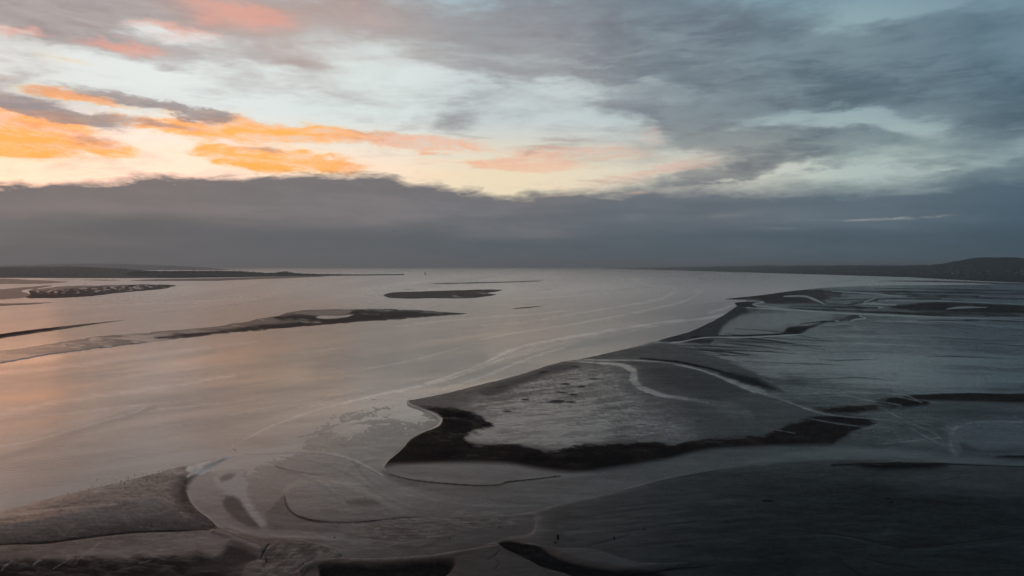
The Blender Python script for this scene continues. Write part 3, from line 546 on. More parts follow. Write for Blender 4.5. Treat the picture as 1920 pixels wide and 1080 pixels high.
lay(line([(0, 962, 2), (60, 943, 2), (120, 928, 2), (200, 908, 2), (260, 894, 2), (300, 883, 2.5)], soft=.2), wet=0.85, pale=0.26)
lay(line([(-300, 1050, 2), (0, 1024, 2.2), (80, 1021, 2.5), (160, 1011, 2.5), (250, 1001, 2.2), (330, 998, 2), (390, 997, 2)], soft=.3), wet=0.03, dark=0.95)
# lower left foreshore
LF = [(-900, 1180), (-200, 1045), (0, 1026), (80, 1024), (160, 1014), (250, 1004), (330, 1001), (400, 998), (430, 1010), (490, 1034), (495, 1060), (480, 1100), (400, 1200), (-900, 1300)]
lf = area(LF, 3)
lay(lf, z=0.5, wet=0.46, dark=0.12, brown=0.28, rip=0.5)
lay(lf * area([(120, 1046), (250, 1030), (400, 1006), (440, 1025), (330, 1045), (200, 1056)], 16), wet=0.62, dark=0.05, brown=0.25)
rough = lf * sm(1045, 1062, PY + N_BLOB * 14 + (PX - 150) * 0.02) * sm(560, 380, PX)
lay(rough, wet=0.10, dark=0.85)
Z += rough * (N_BLOB * 0.35 + N_FINE * 0.25)
WET += rough * np.clip(N_FINE, -0.3, 1) * 0.22
m = line([(398, 999, 3), (425, 1008, 5), (455, 1020, 6), (490, 1034, 5)], soft=.4)
lay(m, wet=0.62, dark=0.05, z=0.75, brown=0.05)
lay(area([(430, 1026), (480, 1042), (490, 1050), (450, 1062), (400, 1072), (360, 1066), (410, 1050)], 6, N_FINE, 3), wet=0.12, dark=0.75, z=0.25)
for p in ([(188, 1020, 1.2), (175, 1032, 1.2), (155, 1046, 1.2), (140, 1062, 1)], [(75, 1056, 1), (62, 1064, 1)], [(24, 1056, 1), (10, 1066, 1.4), (2, 1074, 1)], [(130, 1052, .8), (100, 1070, .8)], [(285, 1054, .8), (262, 1062, 1)]):
    lay(line(p, soft=.2) * np.clip(.6 + N_GRAIN * .6, .1, .8), wet=0.8, dark=0, pale=0.12)
# ripple field by the gully
RF = [(492, 1036), (510, 1022), (540, 1016), (590, 1022), (640, 1040), (620, 1052), (575, 1058), (560, 1080), (540, 1110), (460, 1110), (480, 1070)]
rf = area(RF, 4, N_FINE, 2)
lay(rf, z=0.4, wet=0.40, dark=0.32, rip=1.0)
R2 = fbm(14, 6, 71, 3, rot=-0.5)
WET += rf * R2 * 0.28; Z += rf * R2 * 0.16
lay(line([(505, 1020, 1.2), (496, 1034, 1.4), (488, 1052, 1.2)], soft=.3), wet=0.02, dark=1, z=0.1)
lay(line([(500, 1048, 1), (498, 1060, 1.2), (486, 1070, 1)], soft=.3), wet=0.02, dark=1, z=0.1)
lay(area([(455, 1080), (465, 1062), (490, 1052), (498, 1060), (486, 1075), (480, 1100), (450, 1110)], 4), wet=0.44, dark=0.2, z=0.55)
# foreground cliff of mud and the creek
lay(area([(560, 1110), (575, 1068), (610, 1056), (720, 1055), (800, 1050), (850, 1044), (930, 1030), (960, 1040), (1000, 1060), (1060, 1110)], 4), z=0.9, wet=0.20, dark=0.6, rip=0.5)
lay(line([(562, 1078, 2), (578, 1064, 3.5), (605, 1057, 4), (660, 1057, 4), (720, 1057, 4), (800, 1051, 3.5), (848, 1044, 3), (880, 1039, 2), (935, 1030, 1.6)], soft=.4), z=1.0, wet=0.52, dark=0.05)
lay(area([(592, 1076), (610, 1064), (660, 1064), (740, 1063), (840, 1055), (862, 1066), (880, 1085), (900, 1110), (590, 1110)], 4.5, N_FINE, 6), z=0.1, wet=0.02, dark=1.0)
lay(area([(560, 1100), (575, 1075), (592, 1070), (600, 1078), (590, 1100)], 3), z=0.4, wet=0.3, dark=0.4)
lay(area([(860, 1050), (930, 1036), (965, 1050), (1010, 1070), (1040, 1100), (820, 1110), (850, 1070)], 6, N_FINE, 3), z=0.9, wet=0.24, dark=0.5)
for p in ([(912, 1058, 1), (925, 1052, 1.4), (932, 1046, 1.2), (938, 1038, .8)], [(930, 1056, .8), (936, 1066, 1.2), (926, 1076, 1)], [(985, 1052, 1.2), (990, 1058, 1)]):
    m = line(p, soft=.1) * np.clip(.6 + N_GRAIN, 0, 1); lay(m * .6, wet=0.03, dark=1.0); Z -= m * 0.2
CRK = [(934, 1020), (942, 1017), (962, 1017), (985, 1022), (1010, 1030), (1035, 1043), (1065, 1055), (1100, 1064), (1150, 1072), (1250, 1080), (1250, 1110), (1120, 1100), (1060, 1076), (1020, 1065), (985, 1050), (955, 1035)]
d_c = sd(CRK, 40)
lay(area([(985, 1024), (1020, 1029), (1060, 1032), (1120, 1036), (1200, 1060), (1290, 1060), (1200, 1074), (1130, 1068), (1070, 1054), (1035, 1040)], 5, N_FINE, 2), z=0.95, wet=0.32, dark=0.3)
lay(sm(-2, 2, d_c), wet=0.01, dark=1.0, brown=0)
Z += sm(-3, 12, d_c) * -0.85
lay(sm(3, 9, d_c) * sm(0.1, .6, N_FINE) * 0.6, wet=0.1, dark=0.8)
lay(line([(1120, 1074, 2), (1200, 1077, 1.6), (1270, 1068, 1.2), (1330, 1062, .8)], soft=.3), wet=0.01, dark=1)

TEX = 1 - 0.85 * np.clip(DARK, 0, 1) * 0
WET += (N_GRAIN * 0.05 + N_FINE * 0.045) * (1 - ch)
Z += (N_GRAIN * 0.018 + N_FINE * 0.03) * np.clip((PY - 560) / 120, 0, 1)
# the shoal shelves gently under the channel along its outer edge
e_d, _ = dist_line(spline([(763, 749)] + SWIRL_EDGE), 130)
shelf = sw * (1 - sm(4, 120, e_d + N_BLOB * 26))
Z -= shelf * (0.085 + N_BIG * 0.05 + N_FINE * 0.03)
SHELF_Z = np.where(shelf > 0.02, Z, 1.0)
# carve the channel
SHELF = sm(-14, 0, d_ch)
Z -= SHELF * 0.12 * (1 - ch)
Z[:] = np.where(shelf > 0.02, Z, np.maximum(Z, 0.04)) * (1 - ch) - 1.3 * ch
WET += N_GRAIN * 0.03 * RIP

# --- shoals and islets standing in the channel
ISLE = np.zeros(PX.shape, np.int16)
def islet(k, pts, soft=1.2, rag=0.8, h=0.5, **kw):
    d = sd(pts, 30) + N_FINE * rag
    m = sm(-soft, soft, d)
    lay(m, **kw)
    put(Z, m, h); ISLE[d > -7] = k
    return m, d
islet(1, [(718, 554), (727, 549.5), (745, 547.5), (800, 545.5), (870, 543.5), (944, 542.5), (934, 547), (914, 549.5), (934, 552), (915, 556), (885, 559), (820, 559.7), (735, 559.7)], wet=0.16, dark=0.70, brown=0.35)
put(WET, area([(850, 557), (845, 553), (880, 549), (915, 551), (905, 556)], 2) * sm(0.1, 0.7, N_FINE), 0.95)
islet(2, [(804, 531.6), (850, 530), (960, 527.6), (1021, 525.6), (1014, 527.3), (960, 529.6), (870, 532), (815, 532.7)], 0.8, 0.3, wet=0.12, dark=0.75)
islet(3, [(745, 543), (765, 541.6), (790, 541.4), (770, 543)], 0.5, 0.2, h=0.2, wet=0.2, dark=0.5)
m, d = islet(4, [(880, 588), (835, 585), (760, 580), (660, 579), (620, 579), (560, 582), (515, 592), (440, 606), (370, 615), (320, 619), (270, 624), (215, 627), (120, 640), (50, 651), (-30, 661), (-500, 720), (-500, 745), (-100, 692), (0, 682), (100, 665), (200, 652), (330, 636), (420, 626), (540, 615), (640, 607), (730, 600), (820, 594)], 1.6, 1.8, wet=0.42, dark=0.2, rip=0.5)
lay(m * sm(330, -60, PX + N_STREAK * 90), wet=0.88, dark=0.0, pale=0.12)
put(WET, m * sm(0.05, 0.5, N_STREAK) * sm(520, 200, PX), 0.95)
lay(m * area([(512, 597), (540, 590), (575, 590), (602, 594), (640, 590), (655, 585), (672, 581), (760, 581), (835, 586), (880, 588), (820, 594), (700, 602), (600, 611), (500, 620), (420, 626), (330, 634), (290, 634), (400, 622), (480, 611), (560, 605), (545, 601), (520, 601)], 3.0, N_FINE, 4), wet=0.10, dark=0.82, brown=0.35)
WET += m * np.clip(N_FINE * .8 + STK2 * .5 - .2, 0, .5)
lay(m * area([(592, 596), (600, 593), (640, 592.5), (664, 590), (655, 594), (620, 598), (598, 598)], 1.5, N_FINE, 1), wet=1.0, dark=0, pale=0.5)
lay(m * area([(560, 588), (600, 583), (660, 581), (655, 588), (600, 592)], 3), wet=0.5, dark=0.2)
lay(m * area([(745, 583), (790, 580), (800, 584), (770, 588)], 2) * sm(0.0, 0.5, N_FINE), wet=1.0, dark=0)
lay(m * area([(215, 628), (260, 626), (330, 620), (345, 618), (320, 626), (260, 630)], 2, N_FINE, 2), wet=0.62, brown=0.25)
islet(5, [(-300, 668), (-50, 634), (0, 626), (60, 618), (100, 613.5), (200, 603), (242, 599.5), (180, 608), (90, 622), (0, 635), (-50, 642), (-300, 684)], 1.2, 0.6, wet=0.22, dark=0.55)
put(WET, line([(-100, 642, 3), (0, 630, 3), (60, 622, 2.4), (110, 615, 1.2)], soft=.3), 0.03); put(DARK, line([(-100, 644, 3), (0, 632, 3), (60, 623, 2), (110, 616, 1)], soft=.3), 0.95)
islet(6, [(957, 579.5), (975, 576.5), (1000, 574.5), (1021, 573.3), (1005, 576), (975, 579)], 0.8, 0.3, wet=0.15, dark=0.75)
m, d = islet(7, [(52, 545), (80, 540), (140, 536), (220, 534), (300, 533), (331, 535), (300, 543), (230, 549), (150, 557), (60, 560), (46, 557), (57, 552)], 1.4, 1.2, wet=0.10, dark=0.68, brown=0.3)
lay(m * area([(60, 546), (120, 538), (300, 534), (325, 537), (240, 545), (150, 549), (90, 550)], 4) * sm(-0.05, 0.5, fbm(7, 1.8, 81, 3)), wet=0.9, dark=0, brown=0)
lay(m * area([(52, 545), (90, 538), (200, 534), (240, 536), (150, 540), (90, 545)], 3, N_FINE, 2), wet=0.45, dark=0.2, brown=0)
islet(8, [(-900, 550), (-100, 547), (0, 542), (60, 537), (100, 535), (80, 540), (40, 545.5), (58, 552), (46, 558), (30, 560.5), (0, 562.5), (-100, 566), (-900, 580)], 1.2, 0.8, wet=0.42, dark=0.2)
islet(9, [(-900, 527), (-100, 523), (0, 522), (60, 524.5), (130, 528.5), (80, 532), (0, 533), (-100, 535), (-900, 540)], 0.9, 0.5, wet=0.45, dark=0.3, brown=0.1)
islet(10, [(-300, 571), (0, 569), (60, 567.5), (100, 567), (60, 571), (0, 574), (-300, 578)], 0.8, 0.5, wet=0.35, dark=0.35)
islet(11, [(270, 524), (330, 522.5), (430, 521), (540, 518), (620, 517.8), (560, 521), (470, 524.2), (400, 526.8), (330, 527), (240, 526.5)], 0.8, 0.4, wet=0.30, dark=0.25, brown=0.15, pale=0.08)
islet(12, [(150, 525), (200, 524), (235, 525.5), (190, 526.5)], 0.6, 0.3, h=0.2, wet=0.35, dark=0.4)
islet(13, [(1640, 527), (1720, 525.5), (1800, 527), (1920, 530.5), (9000, 640), (9000, 660), (1920, 534), (1800, 530.5), (1720, 529)], 0.8, 0.5, wet=0.30, dark=0.35, brown=0.35)
for F in (WET, DARK, BROWN, PALE, RIP): np.clip(F, 0, 1, out=F)

# --- slicks on the water, their bright sky sheen put into the base colour
SLICK = np.zeros_like(WET); ROUGHW = np.full(PX.shape, 0.5, np.float32)
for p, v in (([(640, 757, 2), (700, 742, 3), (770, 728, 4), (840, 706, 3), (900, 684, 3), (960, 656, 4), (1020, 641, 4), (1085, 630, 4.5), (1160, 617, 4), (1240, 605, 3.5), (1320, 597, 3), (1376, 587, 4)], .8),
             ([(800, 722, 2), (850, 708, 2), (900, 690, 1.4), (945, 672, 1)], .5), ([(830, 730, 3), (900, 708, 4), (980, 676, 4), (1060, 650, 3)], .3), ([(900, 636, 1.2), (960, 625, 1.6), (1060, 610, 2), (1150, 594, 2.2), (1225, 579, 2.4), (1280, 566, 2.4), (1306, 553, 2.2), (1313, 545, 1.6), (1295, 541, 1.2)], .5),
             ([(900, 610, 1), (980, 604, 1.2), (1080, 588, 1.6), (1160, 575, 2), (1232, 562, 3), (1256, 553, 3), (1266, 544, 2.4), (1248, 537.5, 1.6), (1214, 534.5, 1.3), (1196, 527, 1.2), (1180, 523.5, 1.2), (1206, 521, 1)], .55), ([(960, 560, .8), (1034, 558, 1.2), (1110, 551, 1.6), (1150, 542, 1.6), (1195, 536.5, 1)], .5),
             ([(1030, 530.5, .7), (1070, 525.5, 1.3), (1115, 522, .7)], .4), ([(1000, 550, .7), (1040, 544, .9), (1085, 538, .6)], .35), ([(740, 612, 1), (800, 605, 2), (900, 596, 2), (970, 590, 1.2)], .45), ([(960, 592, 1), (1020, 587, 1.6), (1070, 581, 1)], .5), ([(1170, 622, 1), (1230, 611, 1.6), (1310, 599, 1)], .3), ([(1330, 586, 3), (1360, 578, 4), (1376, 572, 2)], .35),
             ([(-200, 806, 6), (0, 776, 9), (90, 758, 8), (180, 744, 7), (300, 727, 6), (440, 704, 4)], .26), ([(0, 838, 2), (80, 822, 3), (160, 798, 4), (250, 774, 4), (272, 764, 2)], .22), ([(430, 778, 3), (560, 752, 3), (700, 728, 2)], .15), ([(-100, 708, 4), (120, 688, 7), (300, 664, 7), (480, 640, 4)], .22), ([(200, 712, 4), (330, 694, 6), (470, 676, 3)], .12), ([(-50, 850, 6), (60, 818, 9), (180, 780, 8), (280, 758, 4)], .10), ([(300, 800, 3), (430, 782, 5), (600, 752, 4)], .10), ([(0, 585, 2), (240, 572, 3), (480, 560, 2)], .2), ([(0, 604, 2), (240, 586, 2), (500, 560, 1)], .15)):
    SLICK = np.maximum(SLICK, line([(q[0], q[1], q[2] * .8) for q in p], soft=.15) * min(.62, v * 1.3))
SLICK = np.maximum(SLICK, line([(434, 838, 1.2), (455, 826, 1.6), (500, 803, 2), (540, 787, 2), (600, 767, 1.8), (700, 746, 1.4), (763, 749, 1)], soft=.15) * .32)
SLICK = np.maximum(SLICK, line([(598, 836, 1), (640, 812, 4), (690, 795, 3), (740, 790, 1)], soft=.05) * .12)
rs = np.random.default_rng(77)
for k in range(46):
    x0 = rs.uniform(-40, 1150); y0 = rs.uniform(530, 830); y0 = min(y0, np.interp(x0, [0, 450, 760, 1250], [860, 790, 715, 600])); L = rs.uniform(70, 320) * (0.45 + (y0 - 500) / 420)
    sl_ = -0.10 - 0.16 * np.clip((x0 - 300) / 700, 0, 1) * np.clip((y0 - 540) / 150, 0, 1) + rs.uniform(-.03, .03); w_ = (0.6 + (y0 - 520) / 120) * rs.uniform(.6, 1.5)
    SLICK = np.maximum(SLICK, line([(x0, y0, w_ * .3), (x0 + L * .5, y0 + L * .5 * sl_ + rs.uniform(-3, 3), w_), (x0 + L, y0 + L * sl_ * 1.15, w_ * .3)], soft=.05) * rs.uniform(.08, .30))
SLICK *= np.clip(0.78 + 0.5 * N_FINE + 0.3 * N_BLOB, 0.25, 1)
ROUGHW += N_BIG * 0.36 + fbm(260, 13, 91, 5, rot=-0.13) * 0.42 + N_GRAIN * 0.05
for p, v in (([(0, 862, 8), (70, 838, 10), (140, 812, 10), (210, 788, 8), (290, 764, 5)], .35), ([(600, 690, 20), (760, 680, 30), (900, 668, 16)], .3), ([(619, 655, 1), (624, 662, 1.6), (645, 667, 1.6), (690, 672, 1)], .6), ([(300, 586, 1.5), (400, 577, 2), (520, 558, 1.5)], .35), ([(900, 700, 5), (1000, 668, 6), (1200, 625, 4)], .2), ([(0, 720, 4), (160, 700, 8), (400, 660, 6)], .25)):
    ROUGHW += line(p, soft=.05) * v
ROUGHW = np.clip(ROUGHW, 0, 1)

# ------------------------------------------------------------------ mesh helpers
def mesh_from(name, co, quads, mat, smooth=True, attrs=None, parent=None):
    me = bpy.data.meshes.new(name)
    co = np.ascontiguousarray(co, dtype=np.float32); quads = np.ascontiguousarray(quads, dtype=np.int32)
    k = quads.shape[1]
    me.vertices.add(len(co)); me.vertices.foreach_set('co', co.ravel())
    me.loops.add(quads.size); me.loops.foreach_set('vertex_index', quads.ravel())
    me.polygons.add(len(quads))
    me.polygons.foreach_set('loop_start', np.arange(0, quads.size, k, dtype=np.int32))
    me.polygons.foreach_set('loop_total', np.full(len(quads), k, np.int32))
    me.polygons.foreach_set('use_smooth', np.full(len(quads), smooth))
    me.update(); me.validate()
    for n, v in (attrs or {}).items():
        a = me.attributes.new(n, 'FLOAT', 'POINT'); a.data.foreach_set('value', np.ascontiguousarray(v, dtype=np.float32))
    me.materials.append(mat)
    o = bpy.data.objects.new(name, me); C.objects.link(o)
    if parent: o.parent = parent
    return o
def tag(o, label=None, cat=None, group=None, kind=None):
    for k, v in (('label', label), ('category', cat), ('group', group), ('kind', kind)):
        if v: o[k] = v
    return o
def lattice_mesh(name, cellmask, z, mat, attrs):
    idx = np.full(PX.shape, -1, np.int64)
    r, c = np.nonzero(cellmask)
    use = np.zeros(PX.shape, bool)
    for a in (0, 1):
        for b in (0, 1): use[r + a, c + b] = True
    idx[use] = np.arange(use.sum())
    # rows run from far to near: this order turns the faces upward
    q = np.stack([idx[r, c], idx[r + 1, c], idx[r + 1, c + 1], idx[r, c + 1]], 1)
    Yb = np.repeat(GY[:, None], NC, 1)
    co = np.stack([GX[use], Yb[use], z[use]], 1)
    return mesh_from(name, co, q, mat, True, {k: v[use] for k, v in attrs.items()})

# ------------------------------------------------------------------ ground materials
def new_mat(name):
    m = bpy.data.materials.new(name); m.use_nodes = True; m.node_tree.nodes.clear(); T = NT(m.node_tree)
    b = T.n.new('ShaderNodeBsdfPrincipled'); o = T.n.new('ShaderNodeOutputMaterial'); T.l.new(b.outputs[0], o.inputs[0])
    return m, T, b
def flat_material():
    m, T, b = new_mat('tidal_sand')
    tc = T.n.new('ShaderNodeTexCoord'); P = tc.outputs['Object']
    wet, dark, brown, pale, rip, cool = (T.attr(k) for k in ('wet', 'dark', 'brown', 'pale', 'rip', 'cool'))
    fine = T.noise(T.mapping(P, rot=(0, 0, 0.2), scale=(0.55, 1.0, 1)), 0.9, 6, 0.66)
    med = T.noise(T.mapping(P, rot=(0, 0, -0.15), scale=(0.12, 0.3, 1)), 0.5, 6, 0.62)
    rp = T.noise(T.mapping(P, rot=(0, 0, 0.15), scale=(0.30, 1.5, 1)), 0.75, 4, 0.6)
    calm = T.rng(wet, 0.7, 1.0, 1.0, 0.30)
    medw = T.math('MULTIPLY', T.math('SUBTRACT', med['Fac'], 0.5), T.rng(wet, 0.02, 0.4, 0.10, 0.50))
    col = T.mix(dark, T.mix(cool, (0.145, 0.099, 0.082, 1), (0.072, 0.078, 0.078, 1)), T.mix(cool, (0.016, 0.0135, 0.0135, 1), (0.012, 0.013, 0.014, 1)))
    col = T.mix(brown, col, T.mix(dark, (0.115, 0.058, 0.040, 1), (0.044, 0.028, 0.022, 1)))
    col = T.mix(pale, col, (0.62, 0.60, 0.58, 1))
    col = T.mix(T.math('MULTIPLY', T.rng(fine['Fac'], 0.35, 0.7), 0.45), col, T.mix(0.55, col, (0, 0, 0, 1)))
    T.put(b.inputs['Base Color'], col); b.inputs['Roughness'].default_value = 0.85; b.inputs['Specular IOR Level'].default_value = 0.0
    # standing film of water covers part of the sand: the wetter, the larger the share that mirrors the sky
    w = T.math('ADD', wet, T.math('MULTIPLY', T.math('SUBTRACT', fine['Fac'], 0.5), T.math('MULTIPLY', T.math('MULTIPLY_ADD', rip, 1.1, 0.35), T.rng(wet, 0.04, 0.45, 0.12, 1.0))))
    w = T.math('ADD', w, T.math('MULTIPLY', T.math('MULTIPLY', T.math('SUBTRACT', rp['Fac'], 0.5), T.math('MULTIPLY', rip, 1.3)), T.rng(wet, 0.04, 0.4, 0.1, 1.0)))
    w = T.math('ADD', w, T.math('MULTIPLY', medw, calm), clamp=True)
    f = T.n.new('ShaderNodeBsdfPrincipled')
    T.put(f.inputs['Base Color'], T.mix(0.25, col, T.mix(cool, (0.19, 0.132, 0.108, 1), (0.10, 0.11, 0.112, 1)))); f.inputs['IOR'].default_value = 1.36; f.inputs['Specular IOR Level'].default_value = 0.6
    T.put(f.inputs['Roughness'], T.rng(w, 0.0, 1.0, 0.36, 0.18, 'LINEAR'))
    bp = T.n.new('ShaderNodeBump'); bp.inputs['Strength'].default_value = 0.5; T.put(bp.inputs['Distance'], T.math('MULTIPLY_ADD', rip, 0.16, 0.03))
    T.put(bp.inputs['Height'], T.math('ADD', fine['Fac'], T.math('MULTIPLY', med['Fac'], 1.2)))
    T.put(b.inputs['Normal'], bp.outputs[0]); T.put(f.inputs['Normal'], bp.outputs[0])
    mx = T.n.new('ShaderNodeMixShader'); T.put(mx.inputs[0], w); T.l.new(b.outputs[0], mx.inputs[1]); T.l.new(f.outputs[0], mx.inputs[2])
    out = [n for n in T.n if n.bl_idname == 'ShaderNodeOutputMaterial'][0]; T.l.new(mx.outputs[0], out.inputs[0])
    return m
def water_material():
    m, T, b = new_mat('silty_water')
    tc = T.n.new('ShaderNodeTexCoord'); P = tc.outputs['Object']
    slick, rw = T.attr('slick'), T.attr('chop')
    w1 = T.noise(T.mapping(P, rot=(0, 0, 0.45), scale=(0.6, 1.3, 1)), 0.55, 4, 0.6)
    w2 = T.noise(T.mapping(P, rot=(0, 0, 0.3), scale=(0.03, 0.1, 1)), 0.6, 4, 0.6)
    spx = T.n.new('ShaderNodeSeparateXYZ'); T.put(spx.inputs[0], P)
    far_sheen = T.math('MULTIPLY', T.rng(spx.outputs[1], 520.0, 1900.0), T.rng(spx.outputs[0], 1300.0, -100.0, 0.3, 1.0))       # far water lightened: bright sky reflection put into the base colour
    T.put(b.inputs['Base Color'], T.mix(slick, T.mix(T.rng(T.math('ADD', rw, T.math('MULTIPLY', T.math('SUBTRACT', w2['Fac'], 0.5), 0.8)), 0.15, 1.0, 0.0, 0.45), T.mix(far_sheen, (0.25, 0.175, 0.145, 1), (0.72, 0.60, 0.53, 1)), (0.03, 0.025, 0.023, 1)), (0.85, 0.72, 0.65, 1)))
    r = T.math('ADD', T.math('MULTIPLY', rw, 0.12), T.math('MULTIPLY', w2['Fac'], 0.06))
    sp = T.n.new('ShaderNodeSeparateXYZ'); T.put(sp.inputs[0], P)
    r = T.math('ADD', r, T.rng(sp.outputs[1], 450.0, 1600.0, 0.0, 0.09))          # more chop out in the open estuary
    T.put(b.inputs['Roughness'], T.math('ADD', r, T.math('MULTIPLY_ADD', slick, -0.03, 0.09)))
    b.inputs['IOR'].default_value = 1.45; b.inputs['Specular IOR Level'].default_value = 0.75
    bp = T.n.new('ShaderNodeBump'); bp.inputs['Strength'].default_value = 0.6
    T.put(bp.inputs['Distance'], T.math('MULTIPLY', T.math('SUBTRACT', 1.0, slick), T.math('MULTIPLY_ADD', rw, 0.16, 0.04)))
    T.put(bp.inputs['Height'], w1['Fac']); T.put(b.inputs['Normal'], bp.outputs[0])
    return m
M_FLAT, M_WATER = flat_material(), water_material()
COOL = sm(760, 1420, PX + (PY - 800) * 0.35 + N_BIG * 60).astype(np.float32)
ATT = dict(wet=WET, dark=DARK, brown=BROWN, pale=PALE, rip=RIP, cool=COOL)
def cells(m): return m[:-1, :-1] | m[1:, :-1] | m[:-1, 1:] | m[1:, 1:]
above = Z > -0.28
own = ISLE
cell_isle = np.maximum.reduce([own[:-1, :-1], own[1:, :-1], own[:-1, 1:], own[1:, 1:]])
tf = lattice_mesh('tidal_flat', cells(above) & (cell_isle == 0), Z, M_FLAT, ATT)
tag(tf, 'broad dark tidal flat of wet sand and mud along the near shore', 'tidal flat', kind='structure')
isl_info = {1: 'low dark sandbank in mid channel with a rounded left end', 2: 'thin dark sandbank lying farthest out in mid channel', 3: 'tiny faint sliver of sand just above the rounded sandbank', 4: 'long dark mud bank with a bright pool, trailing off pale to the left', 5: 'thin dark sand spit entering the water from the left edge', 6: 'short thin sliver of sand right of the long mud bank',
            7: 'brown reef speckled with pools near the left shore', 8: 'grey sand flat beside the speckled brown reef', 9: 'grey sand flat at the left edge below the wooded shore', 10: 'thin strip of wet sand under the speckled reef', 11: 'sandy beach below the dark dune ridge', 12: 'tiny wet shoal in front of the left shore', 13: 'brown mud beach at the foot of the hill on the right'}
for k, lab in isl_info.items():
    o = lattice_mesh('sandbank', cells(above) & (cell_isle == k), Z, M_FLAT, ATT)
    tag(o, lab, 'sandbank', kind='structure')
# water: one level sheet, finely divided where it is open, carried on beyond the frame and to the horizon
wc_ = ((Z[:-1, :-1] < 0.3) | (Z[1:, 1:] < 0.3))
step_c = np.zeros(NC - 1, bool)
row_last = int(np.searchsorted(PYR, 1035))
# thin the lattice for the water by two in both directions
ri = np.arange(0, NR, 2); ci = np.arange(0, NC, 2)
wx = GX[np.ix_(ri, ci)]; wy = np.repeat(GY[ri][:, None], len(ci), 1)
n_r, n_c = len(ri), len(ci)
wi = np.arange(n_r * n_c).reshape(n_r, n_c)
lowz = Z[np.ix_(ri, ci)] < 0.12
keep = lowz.copy()
keep[:-1] |= lowz[1:]; keep[1:] |= lowz[:-1]; keep[:, :-1] |= lowz[:, 1:]; keep[:, 1:] |= lowz[:, :-1]
kc = keep[:-1, :-1] | keep[1:, 1:] | keep[1:, :-1] | keep[:-1, 1:]
r, c = np.nonzero(kc)
q = np.stack([wi[r, c], wi[r + 1, c], wi[r + 1, c + 1], wi[r, c + 1]], 1)
co = np.stack([wx.ravel(), wy.ravel(), np.zeros(wx.size)], 1)
sl_w = SLICK[np.ix_(ri, ci)].ravel(); rw_w = ROUGHW[np.ix_(ri, ci)].ravel()
nb = len(co)
yl, yn = GY[ri[0]], GY[ri[-1]]
xl0, xr0, xl1, xr1 = wx[0, 0], wx[0, -1], wx[-1, 0], wx[-1, -1]
BIG = 90000.0
extra = np.array([(-BIG, BIG, 0), (BIG, BIG, 0), (xl0, yl, 0), (xr0, yl, 0), (-BIG, yl, 0), (BIG, yl, 0), (-BIG, yn, 0), (BIG, yn, 0), (xl1, yn, 0), (xr1, yn, 0)])
co = np.vstack([co, extra])
q = np.vstack([q, nb + np.array([(0, 2, 3, 1), (0, 4, 6, 2), (2, 6, 8, 8), (1, 3, 5, 5)])[[0, 0]][:1]])
tris = np.array([(4, 6, 8), (4, 8, 2), (3, 9, 7), (3, 7, 5), (0, 4, 2), (1, 3, 5)])
me_q = q
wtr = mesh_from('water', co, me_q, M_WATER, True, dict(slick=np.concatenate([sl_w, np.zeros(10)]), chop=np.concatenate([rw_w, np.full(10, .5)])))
import bmesh
bm = bmesh.new(); bm.from_mesh(wtr.data); bm.verts.ensure_lookup_table()
for t_ in tris: bm.faces.new([bm.verts[nb + i] for i in t_])
bmesh.ops.delete(bm, geom=[v for v in bm.verts if not v.link_faces], context='VERTS')
for f in bm.faces:
    if f.normal.z < 0: f.normal_flip()
bm.to_mesh(wtr.data); bm.free()
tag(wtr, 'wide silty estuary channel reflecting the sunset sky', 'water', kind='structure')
# shore behind the viewpoint and the bed under everything
bx = 30000.0
seab = mesh_from('seabed', np.array([(-BIG, -BIG, -2.0), (BIG, -BIG, -2.0), (BIG, BIG, -2.0), (-BIG, BIG, -2.0)]), np.array([(0, 1, 2, 3)]), M_FLAT, False, dict(wet=np.full(4, .2), dark=np.full(4, .5), brown=np.zeros(4), pale=np.zeros(4), rip=np.full(4, .3), cool=np.full(4, .6)))
tag(seab, 'mud bed under the estuary', 'seabed', kind='structure')
zl = Z[-1]
nco = np.concatenate([np.stack([GX[-1], np.full(NC, GY[-1]), zl], 1), np.stack([GX[-1], np.full(NC, GY[-1] - 40), np.full(NC, 0.5)], 1), np.stack([np.sign(GX[-1]) * np.abs(GX[-1]) * 6, np.full(NC, -3000.0), np.full(NC, 0.6)], 1)])
i_ = np.arange(NC - 1)
nq = np.concatenate([np.stack([i_, i_ + NC, i_ + NC + 1, i_ + 1], 1), np.stack([i_ + NC, i_ + 2 * NC, i_ + 2 * NC + 1, i_ + NC + 1], 1)])
full = lambda a, v: np.concatenate([a[-1], np.full(2 * NC, v)])
nshore = mesh_from('mud_shore', nco, nq, M_FLAT, True, dict(wet=full(WET, .25), dark=full(DARK, .5), brown=full(BROWN, .1), pale=full(PALE, 0), rip=full(RIP, .3), cool=full(COOL, .6)))
tag(nshore, 'dark muddy shore at the near edge of the estuary', 'shore', kind='structure')

